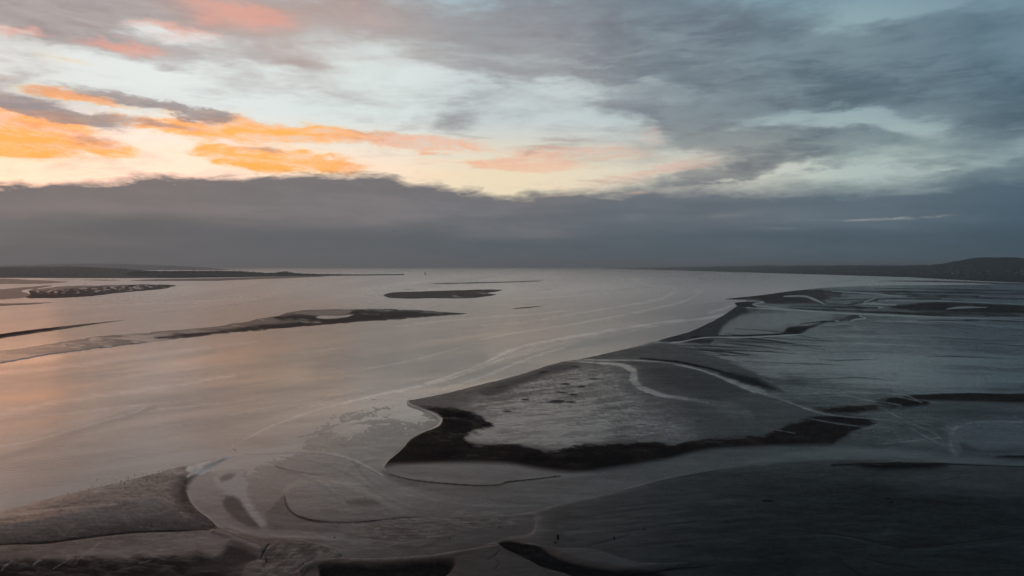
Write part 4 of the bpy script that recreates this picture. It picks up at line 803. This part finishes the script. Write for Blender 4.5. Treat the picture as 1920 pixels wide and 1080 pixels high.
# ================================================================== far land
def land_material(name, c1, c2, c3, scale):
    m, T, b = new_mat(name)
    tc = T.n.new('ShaderNodeTexCoord'); P = tc.outputs['Object']
    a = T.noise(T.mapping(P, scale=(1, 0.5, 1)), scale, 6, 0.65)
    f = T.noise(P, scale * 9, 4, 0.6)
    v = T.n.new('ShaderNodeTexVoronoi'); T.put(v.inputs['Vector'], T.mapping(P, scale=(1, 0.45, 0))); v.inputs['Scale'].default_value = scale * 1.6
    col = T.mix(T.rng(a['Fac'], 0.38, 0.62), c1, c2)
    col = T.mix(T.math('MULTIPLY', T.rng(v.outputs['Color'], 0.55, 0.75), 0.5), col, c3)
    col = T.mix(T.math('MULTIPLY', T.rng(f['Fac'], 0.42, 0.6), 0.6), col, T.mix(0.6, col, (0, 0, 0, 1)))
    T.put(b.inputs['Base Color'], col); b.inputs['Roughness'].default_value = 0.95; b.inputs['Specular IOR Level'].default_value = 0.05
    return m
M_WOODLAND = land_material('woodland', (0.024, 0.034, 0.034, 1), (0.040, 0.050, 0.046, 1), (0.055, 0.06, 0.052, 1), 0.004)
M_BROWNLAND = land_material('brown_woodland', (0.095, 0.070, 0.060, 1), (0.120, 0.092, 0.078, 1), (0.11, 0.09, 0.075, 1), 0.004)
M_FARLAND = land_material('far_fields', (0.040, 0.048, 0.050, 1), (0.060, 0.066, 0.064, 1), (0.09, 0.085, 0.065, 1), 0.0012)

def table(tb, x): return np.interp(x, [p[0] for p in tb], [p[1] for p in tb])
class Land:
    """a shore that climbs to a ridge: both are given as photo rows and set at real distances"""
    def __init__(s, base, top, back, expo, x0, x1, step, rows, bump, seed, gap=0.0):
        s.base, s.top, s.back, s.expo, s.bump = base, top, back, expo, bump
        s.x = np.arange(x0, x1 + 0.1, step); s.rows = rows; s.tab = np.random.default_rng(seed).random((256, 256)); s.gap = gap
    def at(s, x, t):
        x = np.asarray(x, float); t = np.asarray(t, float)
        by = table(s.base, x); Y0 = CAM_H * FPX / (by - HORIZ); Y1 = Y0 * s.back
        zr = np.maximum(CAM_H + (HORIZ - table(s.top, x)) / FPX * Y1, 0.5)
        Y = Y0 + (Y1 - Y0) * t
        X = (x - 960) / FPX * Y
        tt = np.clip(t, 0, 1)
        z = zr * tt ** s.expo
        z = np.where(t > 1, zr * (1 - 0.6 * (t - 1)), z)
        def vn(u, v):
            iu = np.floor(u).astype(int); iv = np.floor(v).astype(int); fu = u - iu; fv = v - iv; fu = fu * fu * (3 - 2 * fu); fv = fv * fv * (3 - 2 * fv)
            r = s.tab; a = lambda i, j: r[i & 255, j & 255]
            return (a(iu, iv) * (1 - fu) + a(iu + 1, iv) * fu) * (1 - fv) + (a(iu, iv + 1) * (1 - fu) + a(iu + 1, iv + 1) * fu) * fv
        px_m = Y0 / FPX                     # metres per photo pixel here
        n = (vn(X / (px_m * 26), Y / (px_m * 160)) - .5) * 2.4 + (vn(X / (px_m * 8) + 9, Y / (px_m * 60)) - .5) * 1.2 + (vn(X / (px_m * 2.6) + 5, Y / (px_m * 24)) - .5) * 0.8
        z = z + n * s.bump * px_m * np.clip(t * 3.0, 0, 1) * np.clip((table(s.base, x) - table(s.top, x)) / 8, 0, 1)
        return X, Y, np.where(t <= 0, -0.4, np.maximum(z, 0.2))
    def build(s, name, mat):
        t = np.concatenate([[0], np.linspace(0.02, 1, s.rows), [1.15, 1.4]])
        xx, tt = np.meshgrid(s.x, t)
        X, Y, z = s.at(xx, tt)
        n, m = xx.shape
        idx = np.arange(n * m).reshape(n, m)
        q = np.stack([idx[:-1, :-1].ravel(), idx[:-1, 1:].ravel(), idx[1:, 1:].ravel(), idx[1:, :-1].ravel()], 1)
        return mesh_from(name, np.stack([X.ravel(), Y.ravel(), z.ravel()], 1), q, mat, True)
hill_l = Land([(-900, 507), (430, 506)], [(-900, 496), (-300, 495), (0, 498), (60, 497), (110, 495), (170, 494), (230, 494.8), (300, 497), (350, 499.5), (400, 502.5), (430, 506)], 1.3, 1.0, -900, 430, 6, 10, 0.25, 3)
tag(hill_l.build('hills', M_FARLAND), 'faint far ridge of hills fading into haze on the left horizon', 'hills', kind='structure')
hill_r = Land([(1270, 502.5), (2600, 503.5)], [(1270, 502.2), (1320, 499), (1380, 496.2), (1440, 494.6), (1560, 494), (1700, 494), (1780, 494.5), (2000, 492), (2600, 488)], 1.15, 1.0, 1270, 2600, 6, 8, 0.2, 4)
tag(hill_r.build('hills', M_FARLAND), 'level far ridge fading into haze right of the open sea', 'hills', kind='structure')
shore_l = Land([(-8000, 560), (-900, 524), (-200, 521.5), (0, 521), (200, 521.5), (330, 521.5), (370, 521)], [(-8000, 490), (-4000, 496), (-2000, 494), (-900, 499), (-300, 501), (0, 500.5), (60, 500), (130, 499.5), (190, 501.5), (240, 504.5), (290, 508), (340, 512), (370, 520)], 1.5, 0.9, -900, 370, 2.5, 20, 0.5, 5)
shore_l.x = np.concatenate([-np.geomspace(8000, 910, 90), shore_l.x])
tag(shore_l.build('headland', M_BROWNLAND), 'hazy brown wooded headland at the left edge', 'headland', kind='structure')
dune = Land([(236, 520), (330, 520.8), (420, 520.2), (520, 518.3), (600, 517.4), (700, 516.5), (758, 515.9)], [(236, 512), (255, 509), (285, 508.2), (330, 508), (380, 508.6), (400, 508.2), (440, 508.6), (470, 510), (500, 512), (518, 511), (532, 508.6), (546, 511.5), (575, 513.4), (610, 514.4), (650, 514.8), (700, 515.3), (758, 515.8)], 1.10, 0.6, 236, 758, 1.5, 12, 0.35, 6)
tag(dune.build('dune_ridge', M_WOODLAND), 'dark wooded dune ridge tapering to a thin spit', 'dunes', kind='structure')
HB = [(1130, 503.7), (1200, 505.2), (1300, 508), (1440, 512), (1560, 515.5), (1640, 518), (1707, 520), (1760, 523), (1840, 527), (1920, 530.5), (2300, 540), (2700, 550), (9000, 640)]
HT = [(1130, 503.3), (1200, 501.9), (1300, 500.2), (1440, 498.4), (1560, 498), (1700, 498), (1745, 497), (1770, 494.2), (1790, 490), (1812, 485.8), (1828, 483.6), (1845, 482.4), (1875, 482.8), (1903, 482.6), (1925, 485), (2000, 488), (2100, 486), (2400, 482), (2700, 484), (3200, 476), (4200, 484), (6000, 478), (9000, 480)]
hill = Land(HB, HT, 1.5, 1.35, 1130, 2700, 2.0, 26, 0.55, 8)
hill.x = np.concatenate([hill.x, np.geomspace(2710, 9000, 120)])
tag(hill.build('hill', M_WOODLAND), 'dark rounded hill above the town on the right shore', 'hill', kind='structure')

# woods: canopy clumps along the crests and lower slopes, far off and read as one mass
def ico(bm, loc, rx, ry, rz, rnd):
    import mathutils
    r = bmesh.ops.create_icosphere(bm, subdivisions=1, radius=1.0)
    for v in r['verts']:
        k = rnd.uniform(0.75, 1.2)
        v.co = mathutils.Vector((loc[0] + v.co.x * rx * k, loc[1] + v.co.y * ry * k, loc[2] + v.co.z * rz * k))
def woods(land, spots, label, mat, seed, smin, smax):
    rnd = random.Random(seed)
    base = bmesh.new(); ico(base, (0, 0, 0), 1, 1, 1, rnd)
    bv = np.array([v.co[:] for v in base.verts]); bf = np.array([[v.index for v in f.verts] for f in base.faces]); base.free()
    co, fa = [], []
    for x, t in spots:
        X, Y, z = (float(k) for k in land.at(x, t)); m = Y / FPX
        s = rnd.uniform(smin, smax) * m
        w = bv * np.array([s * rnd.uniform(.8, 1.7), s * 1.2, s * rnd.uniform(.6, 1.0)]) * np.array([[rnd.uniform(.8, 1.2)] for _ in bv])
        fa.append(bf + len(bv) * len(co)); co.append(w + np.array([X, Y, z + s * 0.25]))
    o = mesh_from('woods', np.vstack(co), np.vstack(fa), mat, False)
    tag(o, label, 'woods', kind='stuff')
rd = random.Random(5)
woods(dune, [(rd.uniform(240, 560) if rd.random() < .85 else rd.uniform(560, 640), rd.uniform(.45, 1.05)) for _ in range(420)], 'dark pine woods along the crest of the dune ridge', M_WOODLAND, 1, .55, 1.25)
woods(shore_l, [(rd.uniform(-120, 330), rd.uniform(.05, 1.0)) for _ in range(420)], 'brownish woods covering the left headland', M_BROWNLAND, 2, .5, 1.2)
woods(hill, [(rd.uniform(1480, 1990), rd.uniform(.03, 1.0) ** 1.2) for _ in range(900)], 'dark woods and hedges over the right hill and shore', M_WOODLAND, 3, .5, 1.3)

# ================================================================== town under the hill
def simple_mat(name, col, rough=0.8, var=0.25, scale=1.2, spec=0.3):
    m, T, b = new_mat(name)
    tc = T.n.new('ShaderNodeTexCoord'); n = T.noise(tc.outputs['Object'], scale, 5, 0.6)
    T.put(b.inputs['Base Color'], T.mix(T.math('MULTIPLY', T.rng(n['Fac'], 0.35, 0.68), var * 2), (*col, 1), (*[c * 0.45 for c in col], 1)))
    b.inputs['Roughness'].default_value = rough; b.inputs['Specular IOR Level'].default_value = spec
    return m
M_WALL = simple_mat('pale_render', (0.22, 0.22, 0.215)); M_ROOF = simple_mat('slate_roof', (0.10, 0.10, 0.105))
def bm_obj(name, bm, mat, parent=None, smooth=False):
    me = bpy.data.meshes.new(name); bm.normal_update(); bm.to_mesh(me); bm.free(); me.materials.append(mat)
    for p in me.polygons: p.use_smooth = smooth
    o = bpy.data.objects.new(name, me); C.objects.link(o)
    if parent: o.parent = parent
    return o
def box(bm, x0, x1, y0, y1, z0, z1):
    v = [bm.verts.new((x, y, z)) for z in (z0, z1) for x, y in ((x0, y0), (x1, y0), (x1, y1), (x0, y1))]
    for f in ((0, 3, 2, 1), (4, 5, 6, 7), (0, 1, 5, 4), (1, 2, 6, 5), (2, 3, 7, 6), (3, 0, 4, 7)): bm.faces.new([v[i] for i in f])
def make_house():
    r = bpy.data.objects.new('house', None); C.objects.link(r)
    bm = bmesh.new(); box(bm, -5.5, 5.5, -4, 4, -4, 5.2)
    bm_obj('wall', bm, M_WALL, r)
    bm = bmesh.new()
    a = [bm.verts.new(p) for p in ((-5.9, -4.5, 5.0), (5.9, -4.5, 5.0), (5.9, 4.5, 5.0), (-5.9, 4.5, 5.0), (-5.9, 0, 8.2), (5.9, 0, 8.2))]
    for f in ((0, 1, 5, 4), (2, 3, 4, 5), (0, 4, 3), (1, 2, 5), (0, 3, 2, 1)): bm.faces.new([a[i] for i in f])
    box(bm, -4.9, -4.0, -0.5, 0.5, 7.6, 9.4)
    bm_obj('roof', bm, M_ROOF, r)
    tag(r, 'tiny pale house among the trees under the dark hill on the right', 'house', 'houses of the town under the hill')
    return r
proto = make_house(); kids = list(proto.children)
rd = random.Random(21); placed = 0
while placed < 96:
    x = 1920 - 360 * rd.random() ** 1.25 if rd.random() < .9 else rd.uniform(1500, 1620)
    t = rd.uniform(0.10, 0.62) if x > 1740 else rd.uniform(0.08, 0.5)
    X, Y, z = (float(k) for k in hill.at(x, t))
    hpy = proj(X, Y, z)[1]
    if not (504.5 + rd.random() * 4 < hpy < 515.5) or math.sin(x * 0.11) + math.sin(x * 0.043 + 1) < rd.uniform(-1.6, 1.0): continue
    if placed == 0: r = proto
    else:
        r = proto.copy(); C.objects.link(r)
        for k in kids:
            c = k.copy(); C.objects.link(c); c.parent = r
    s = rd.uniform(0.4, 0.8)
    r.location = (X, Y, z + 0.8); r.rotation_euler = (0, 0, rd.uniform(-.6, .6) - math.atan2(X, Y)); r.scale = (s * rd.uniform(.8, 1.8), s, s)
    placed += 1

# ================================================================== lighthouse in the channel
def lathe(bm, prof, seg=24, cap=True):
    rings = [[bm.verts.new((r * math.cos(2 * math.pi * k / seg), r * math.sin(2 * math.pi * k / seg), z)) for k in range(seg)] for r, z in prof]
    for a, b in zip(rings, rings[1:]):
        for k in range(seg): bm.faces.new((a[k], a[(k + 1) % seg], b[(k + 1) % seg], b[k]))
    if cap: bm.faces.new(rings[0][::-1]); bm.faces.new(rings[-1])
M_IRON = simple_mat('rusted_iron', (0.045, 0.038, 0.035), 0.7, 0.35, 0.8); M_STONE = simple_mat('dark_stone', (0.06, 0.055, 0.05), 0.9, 0.3, 0.6)
gx, gy, _ = ground(797, 515.4)
lh = bpy.data.objects.new('lighthouse', None); C.objects.link(lh); lh.location = (gx, gy, 0)
tag(lh, 'tiny dark lighthouse standing alone in the far water', 'lighthouse')
bm = bmesh.new(); lathe(bm, [(6.5, -2), (6.2, 0.8), (5.2, 1.6), (4.6, 2.0)]); bm_obj('plinth', bm, M_STONE, lh, True)
bm = bmesh.new(); lathe(bm, [(4.0, 1.8), (3.6, 4), (3.2, 8), (2.8, 12), (2.5, 16), (2.4, 18.4)]); tw = bm_obj('tower', bm, M_IRON, lh, True)
for zz in (5.0, 9.0, 13.0):
    bm = bmesh.new(); box(bm, -0.5, 0.5, -3.75 + zz * .07, -3.2 + zz * .07, zz, zz + 1.3); bm_obj('window', bm, M_STONE, tw)
bm = bmesh.new(); lathe(bm, [(2.6, 18.2), (3.5, 18.6), (3.5, 18.9), (2.6, 18.95)]); ga_ = bm_obj('gallery', bm, M_IRON, lh, True)
bm = bmesh.new()
for k in range(12):
    a = 2 * math.pi * k / 12; cx_, cy_ = 3.35 * math.cos(a), 3.35 * math.sin(a); box(bm, cx_ - .06, cx_ + .06, cy_ - .06, cy_ + .06, 18.85, 19.9)
lathe(bm, [(3.42, 19.85), (3.42, 19.95), (3.28, 19.95), (3.28, 19.85)], 24, False); bm_obj('railing', bm, M_IRON, ga_)
bm = bmesh.new(); lathe(bm, [(1.7, 18.9), (1.7, 21.8), (1.8, 21.9)], 16); bm_obj('lantern', bm, M_IRON, lh)
bm = bmesh.new(); lathe(bm, [(2.1, 21.85), (1.9, 22.4), (1.3, 23.2), (0.5, 23.8), (0.12, 24.0), (0.1, 25.4)], 16); bm_obj('roof', bm, M_IRON, lh, True)

# ================================================================== small things on the near flats
def zat(px, py):                  # height of the ground at a photo point
    i = int(np.searchsorted(PYR, py)); j = int(np.searchsorted(PX[i], px)); return float(max(Z[i, j], 0.0))
def spot(px, py):
    z = zat(px, py); X, Y, _ = ground(px, py, z); return X, Y, z
M_WOOD = simple_mat('wet_old_timber', (0.022, 0.017, 0.015), 0.65, 0.4, 5.0)
def post(px, py, h, r, lean, label, seed):
    rnd = random.Random(seed); X, Y, z = spot(px, py)
    o = bpy.data.objects.new('post', None)
    bm = bmesh.new(); seg = 10
    prof = [(r * 1.15, -0.4), (r * 1.1, 0.05), (r, h * .35), (r * .92, h * .7), (r * .85, h * .95), (r * .55, h)]
    lathe(bm, prof, seg)
    for v in bm.verts:
        v.co.x += lean * v.co.z + rnd.uniform(-.02, .02); v.co.y += rnd.uniform(-.02, .02)
        if v.co.z > h * .9: v.co.z += rnd.uniform(-.09, .05)
    bpy.data.objects.remove(o)
    o = bm_obj('mooring_post', bm, M_WOOD, None, False); o.location = (X, Y, z)
    tag(o, label, 'post')
post(1046, 1010, 0.95, 0.24, 0.03, 'stout dark post stump standing on the wet sand above the creek', 1)
post(1152, 1010, 0.5, 0.17, -0.1, 'short dark post stump right of the taller stump', 2)
def log(px, py, L, r, ang, label, seed):
    rnd = random.Random(seed); X, Y, z = spot(px, py)
    bm = bmesh.new(); n = 9; rings = []
    for k in range(n):
        u = k / (n - 1); rr = r * (1 - 0.6 * u) * (0.75 if k in (0, n - 1) else 1) * rnd.uniform(.88, 1.1)
        cx_ = (u - .5) * L; cy_ = 0.12 * L * math.sin(u * 2.4) * .4; cz_ = r * .55 + 0.05 * math.sin(u * 5)
        rings.append([bm.verts.new((cx_, cy_ + rr * math.cos(a), cz_ + rr * math.sin(a))) for a in (2 * math.pi * i / 8 for i in range(8))])
    for a, b in zip(rings, rings[1:]):
        for i in range(8): bm.faces.new((a[i], b[i], b[(i + 1) % 8], a[(i + 1) % 8]))
    bm.faces.new(rings[0]); bm.faces.new(rings[-1][::-1])
    o = bm_obj('driftwood_log', bm, M_WOOD, None, True); o.location = (X, Y, z); o.rotation_euler = (0, 0, ang)
    # a broken branch stub
    bm = bmesh.new(); lathe(bm, [(r * .4, 0), (r * .3, r * 1.4), (r * .12, r * 2.4)], 7)
    st = bm_obj('branch', bm, M_WOOD, o, True); st.location = (L * .12, 0, r * .8); st.rotation_euler = (0.6, 0.7, 0)
    tag(o, label, 'driftwood')
log(1441, 939.5, 2.9, 0.22, -0.25, 'long dark driftwood log lying alone on the dark flat', 1)
log(1664, 934.5, 1.0, 0.20, 0.1, 'short dark log, the farther of a pair on the dark flat', 2)
log(1671, 941.5, 1.2, 0.18, -0.2, 'short dark log, the nearer of a pair on the dark flat', 3)
M_ROCK = simple_mat('weedy_rock', (0.016, 0.015, 0.014), 0.6, 0.35, 3.0)
def rock(px, py, s, label, seed):
    rnd = random.Random(seed); X, Y, z = spot(px, py)
    bm = bmesh.new(); bmesh.ops.create_icosphere(bm, subdivisions=2, radius=1.0)
    for v in bm.verts:
        k = 1 + 0.22 * math.sin(v.co.x * 3 + seed) * math.cos(v.co.y * 4 + seed * 2) + rnd.uniform(-.07, .07)
        v.co = v.co * k; v.co.x *= s * 1.3; v.co.y *= s * .9; v.co.z *= s * .7
    o = bm_obj('rock', bm, M_ROCK, None, True); o.location = (X, Y, z + s * .2); tag(o, label, 'rock')
for a in ((1419, 949.5, .17, 'small dark rock just left of the driftwood log'), (1374, 958.5, .14, 'tiny dark rock on open mud farther left of the driftwood log'), (1041, 1017.5, .26, 'small weedy rock at the foot of the stout post stump'), (843, 1010, .16, 'tiny dark rock on the smooth pan left of the creek head'),
          (936, 988, .16, 'tiny dark rock under the square edge of rippled sand'), (627, 1007.5, .15, 'tiny dark rock on the pale stream above the ripple field'), (568, 1056, .14, 'tiny dark rock on the ripple field by the mud cliff'), (1208, 993, .24, 'small dark rock at the end of the sand ripples'), (685, 932.5, .13, 'tiny dark rock on the swirling wet shoal')):
    rock(*a, seed=int(a[0]))

# wading birds along the edge of the near-left bank
M_BIRD = simple_mat('dark_plumage', (0.045, 0.038, 0.034), 0.7, 0.3, 9.0)
def make_bird():
    bm = bmesh.new(); sec = []
    prof = [(-.26, .30, .012), (-.19, .31, .045), (-.08, .325, .085), (.04, .34, .09), (.13, .37, .062), (.17, .42, .042), (.185, .465, .046), (.215, .475, .036), (.24, .472, .014), (.36, .452, .005)]
    for x_, z_, r_ in prof: sec.append([bm.verts.new((x_, r_ * math.cos(a), z_ + r_ * 1.05 * math.sin(a))) for a in (2 * math.pi * i / 8 for i in range(8))])
    for a, b in zip(sec, sec[1:]):
        for i in range(8): bm.faces.new((a[i], a[(i + 1) % 8], b[(i + 1) % 8], b[i]))
    bm.faces.new(sec[0][::-1]); bm.faces.new(sec[-1])
    for s in (-1, 1): box(bm, -.012, .012, s * .035 - .012, s * .035 + .012, -.02, .27)
    o = bm_obj('wading_bird', bm, M_BIRD, None, True)
    tag(o, 'small dark wading bird standing along the water edge of the near-left bank', 'bird', 'wading birds along the bank edge')
    return o
bird = make_bird(); rb = random.Random(3); first = True
for px_, py_ in [(172.5, 913.5), (189.6, 910.5), (209.8, 907), (226.7, 903), (233, 906.5), (234.6, 907.2), (236.5, 897), (240, 894), (241, 898.6), (252.5, 892.2), (266.4, 889.6), (275.4, 889.6), (285.8, 889), (286.5, 893), (298, 886), (294, 895), (274, 898), (182, 900), (217, 900.5), (150, 921), (128, 926.5), (306, 882.5), (167, 918)]:
    b_ = bird if first else bird.copy()
    if not first: C.objects.link(b_)
    first = False
    X, Y, z = spot(px_, py_); b_.location = (X, Y, z); b_.rotation_euler = (0, 0, rb.uniform(0, 6.28)); k = rb.uniform(.6, .9); b_.scale = (k, k, k)

# ================================================================== haze
def haze():
    m = bpy.data.materials.new('haze'); m.use_nodes = True; m.node_tree.nodes.clear()
    v = m.node_tree.nodes.new('ShaderNodeVolumePrincipled'); o = m.node_tree.nodes.new('ShaderNodeOutputMaterial')
    v.inputs['Color'].default_value = HAZE_COL; v.inputs['Density'].default_value = HAZE_DENS; v.inputs['Anisotropy'].default_value = 0.55
    m.node_tree.links.new(v.outputs[0], o.inputs['Volume'])
    bm = bmesh.new(); box(bm, -100000, 100000, -100000, 100000, -3, 260)
    h = bm_obj('haze', bm, m); tag(h, 'thin grey evening haze lying over the estuary', 'haze', kind='stuff')
HAZE_COL = (0.66, 0.70, 0.74, 1); HAZE_DENS = 7e-5
haze()
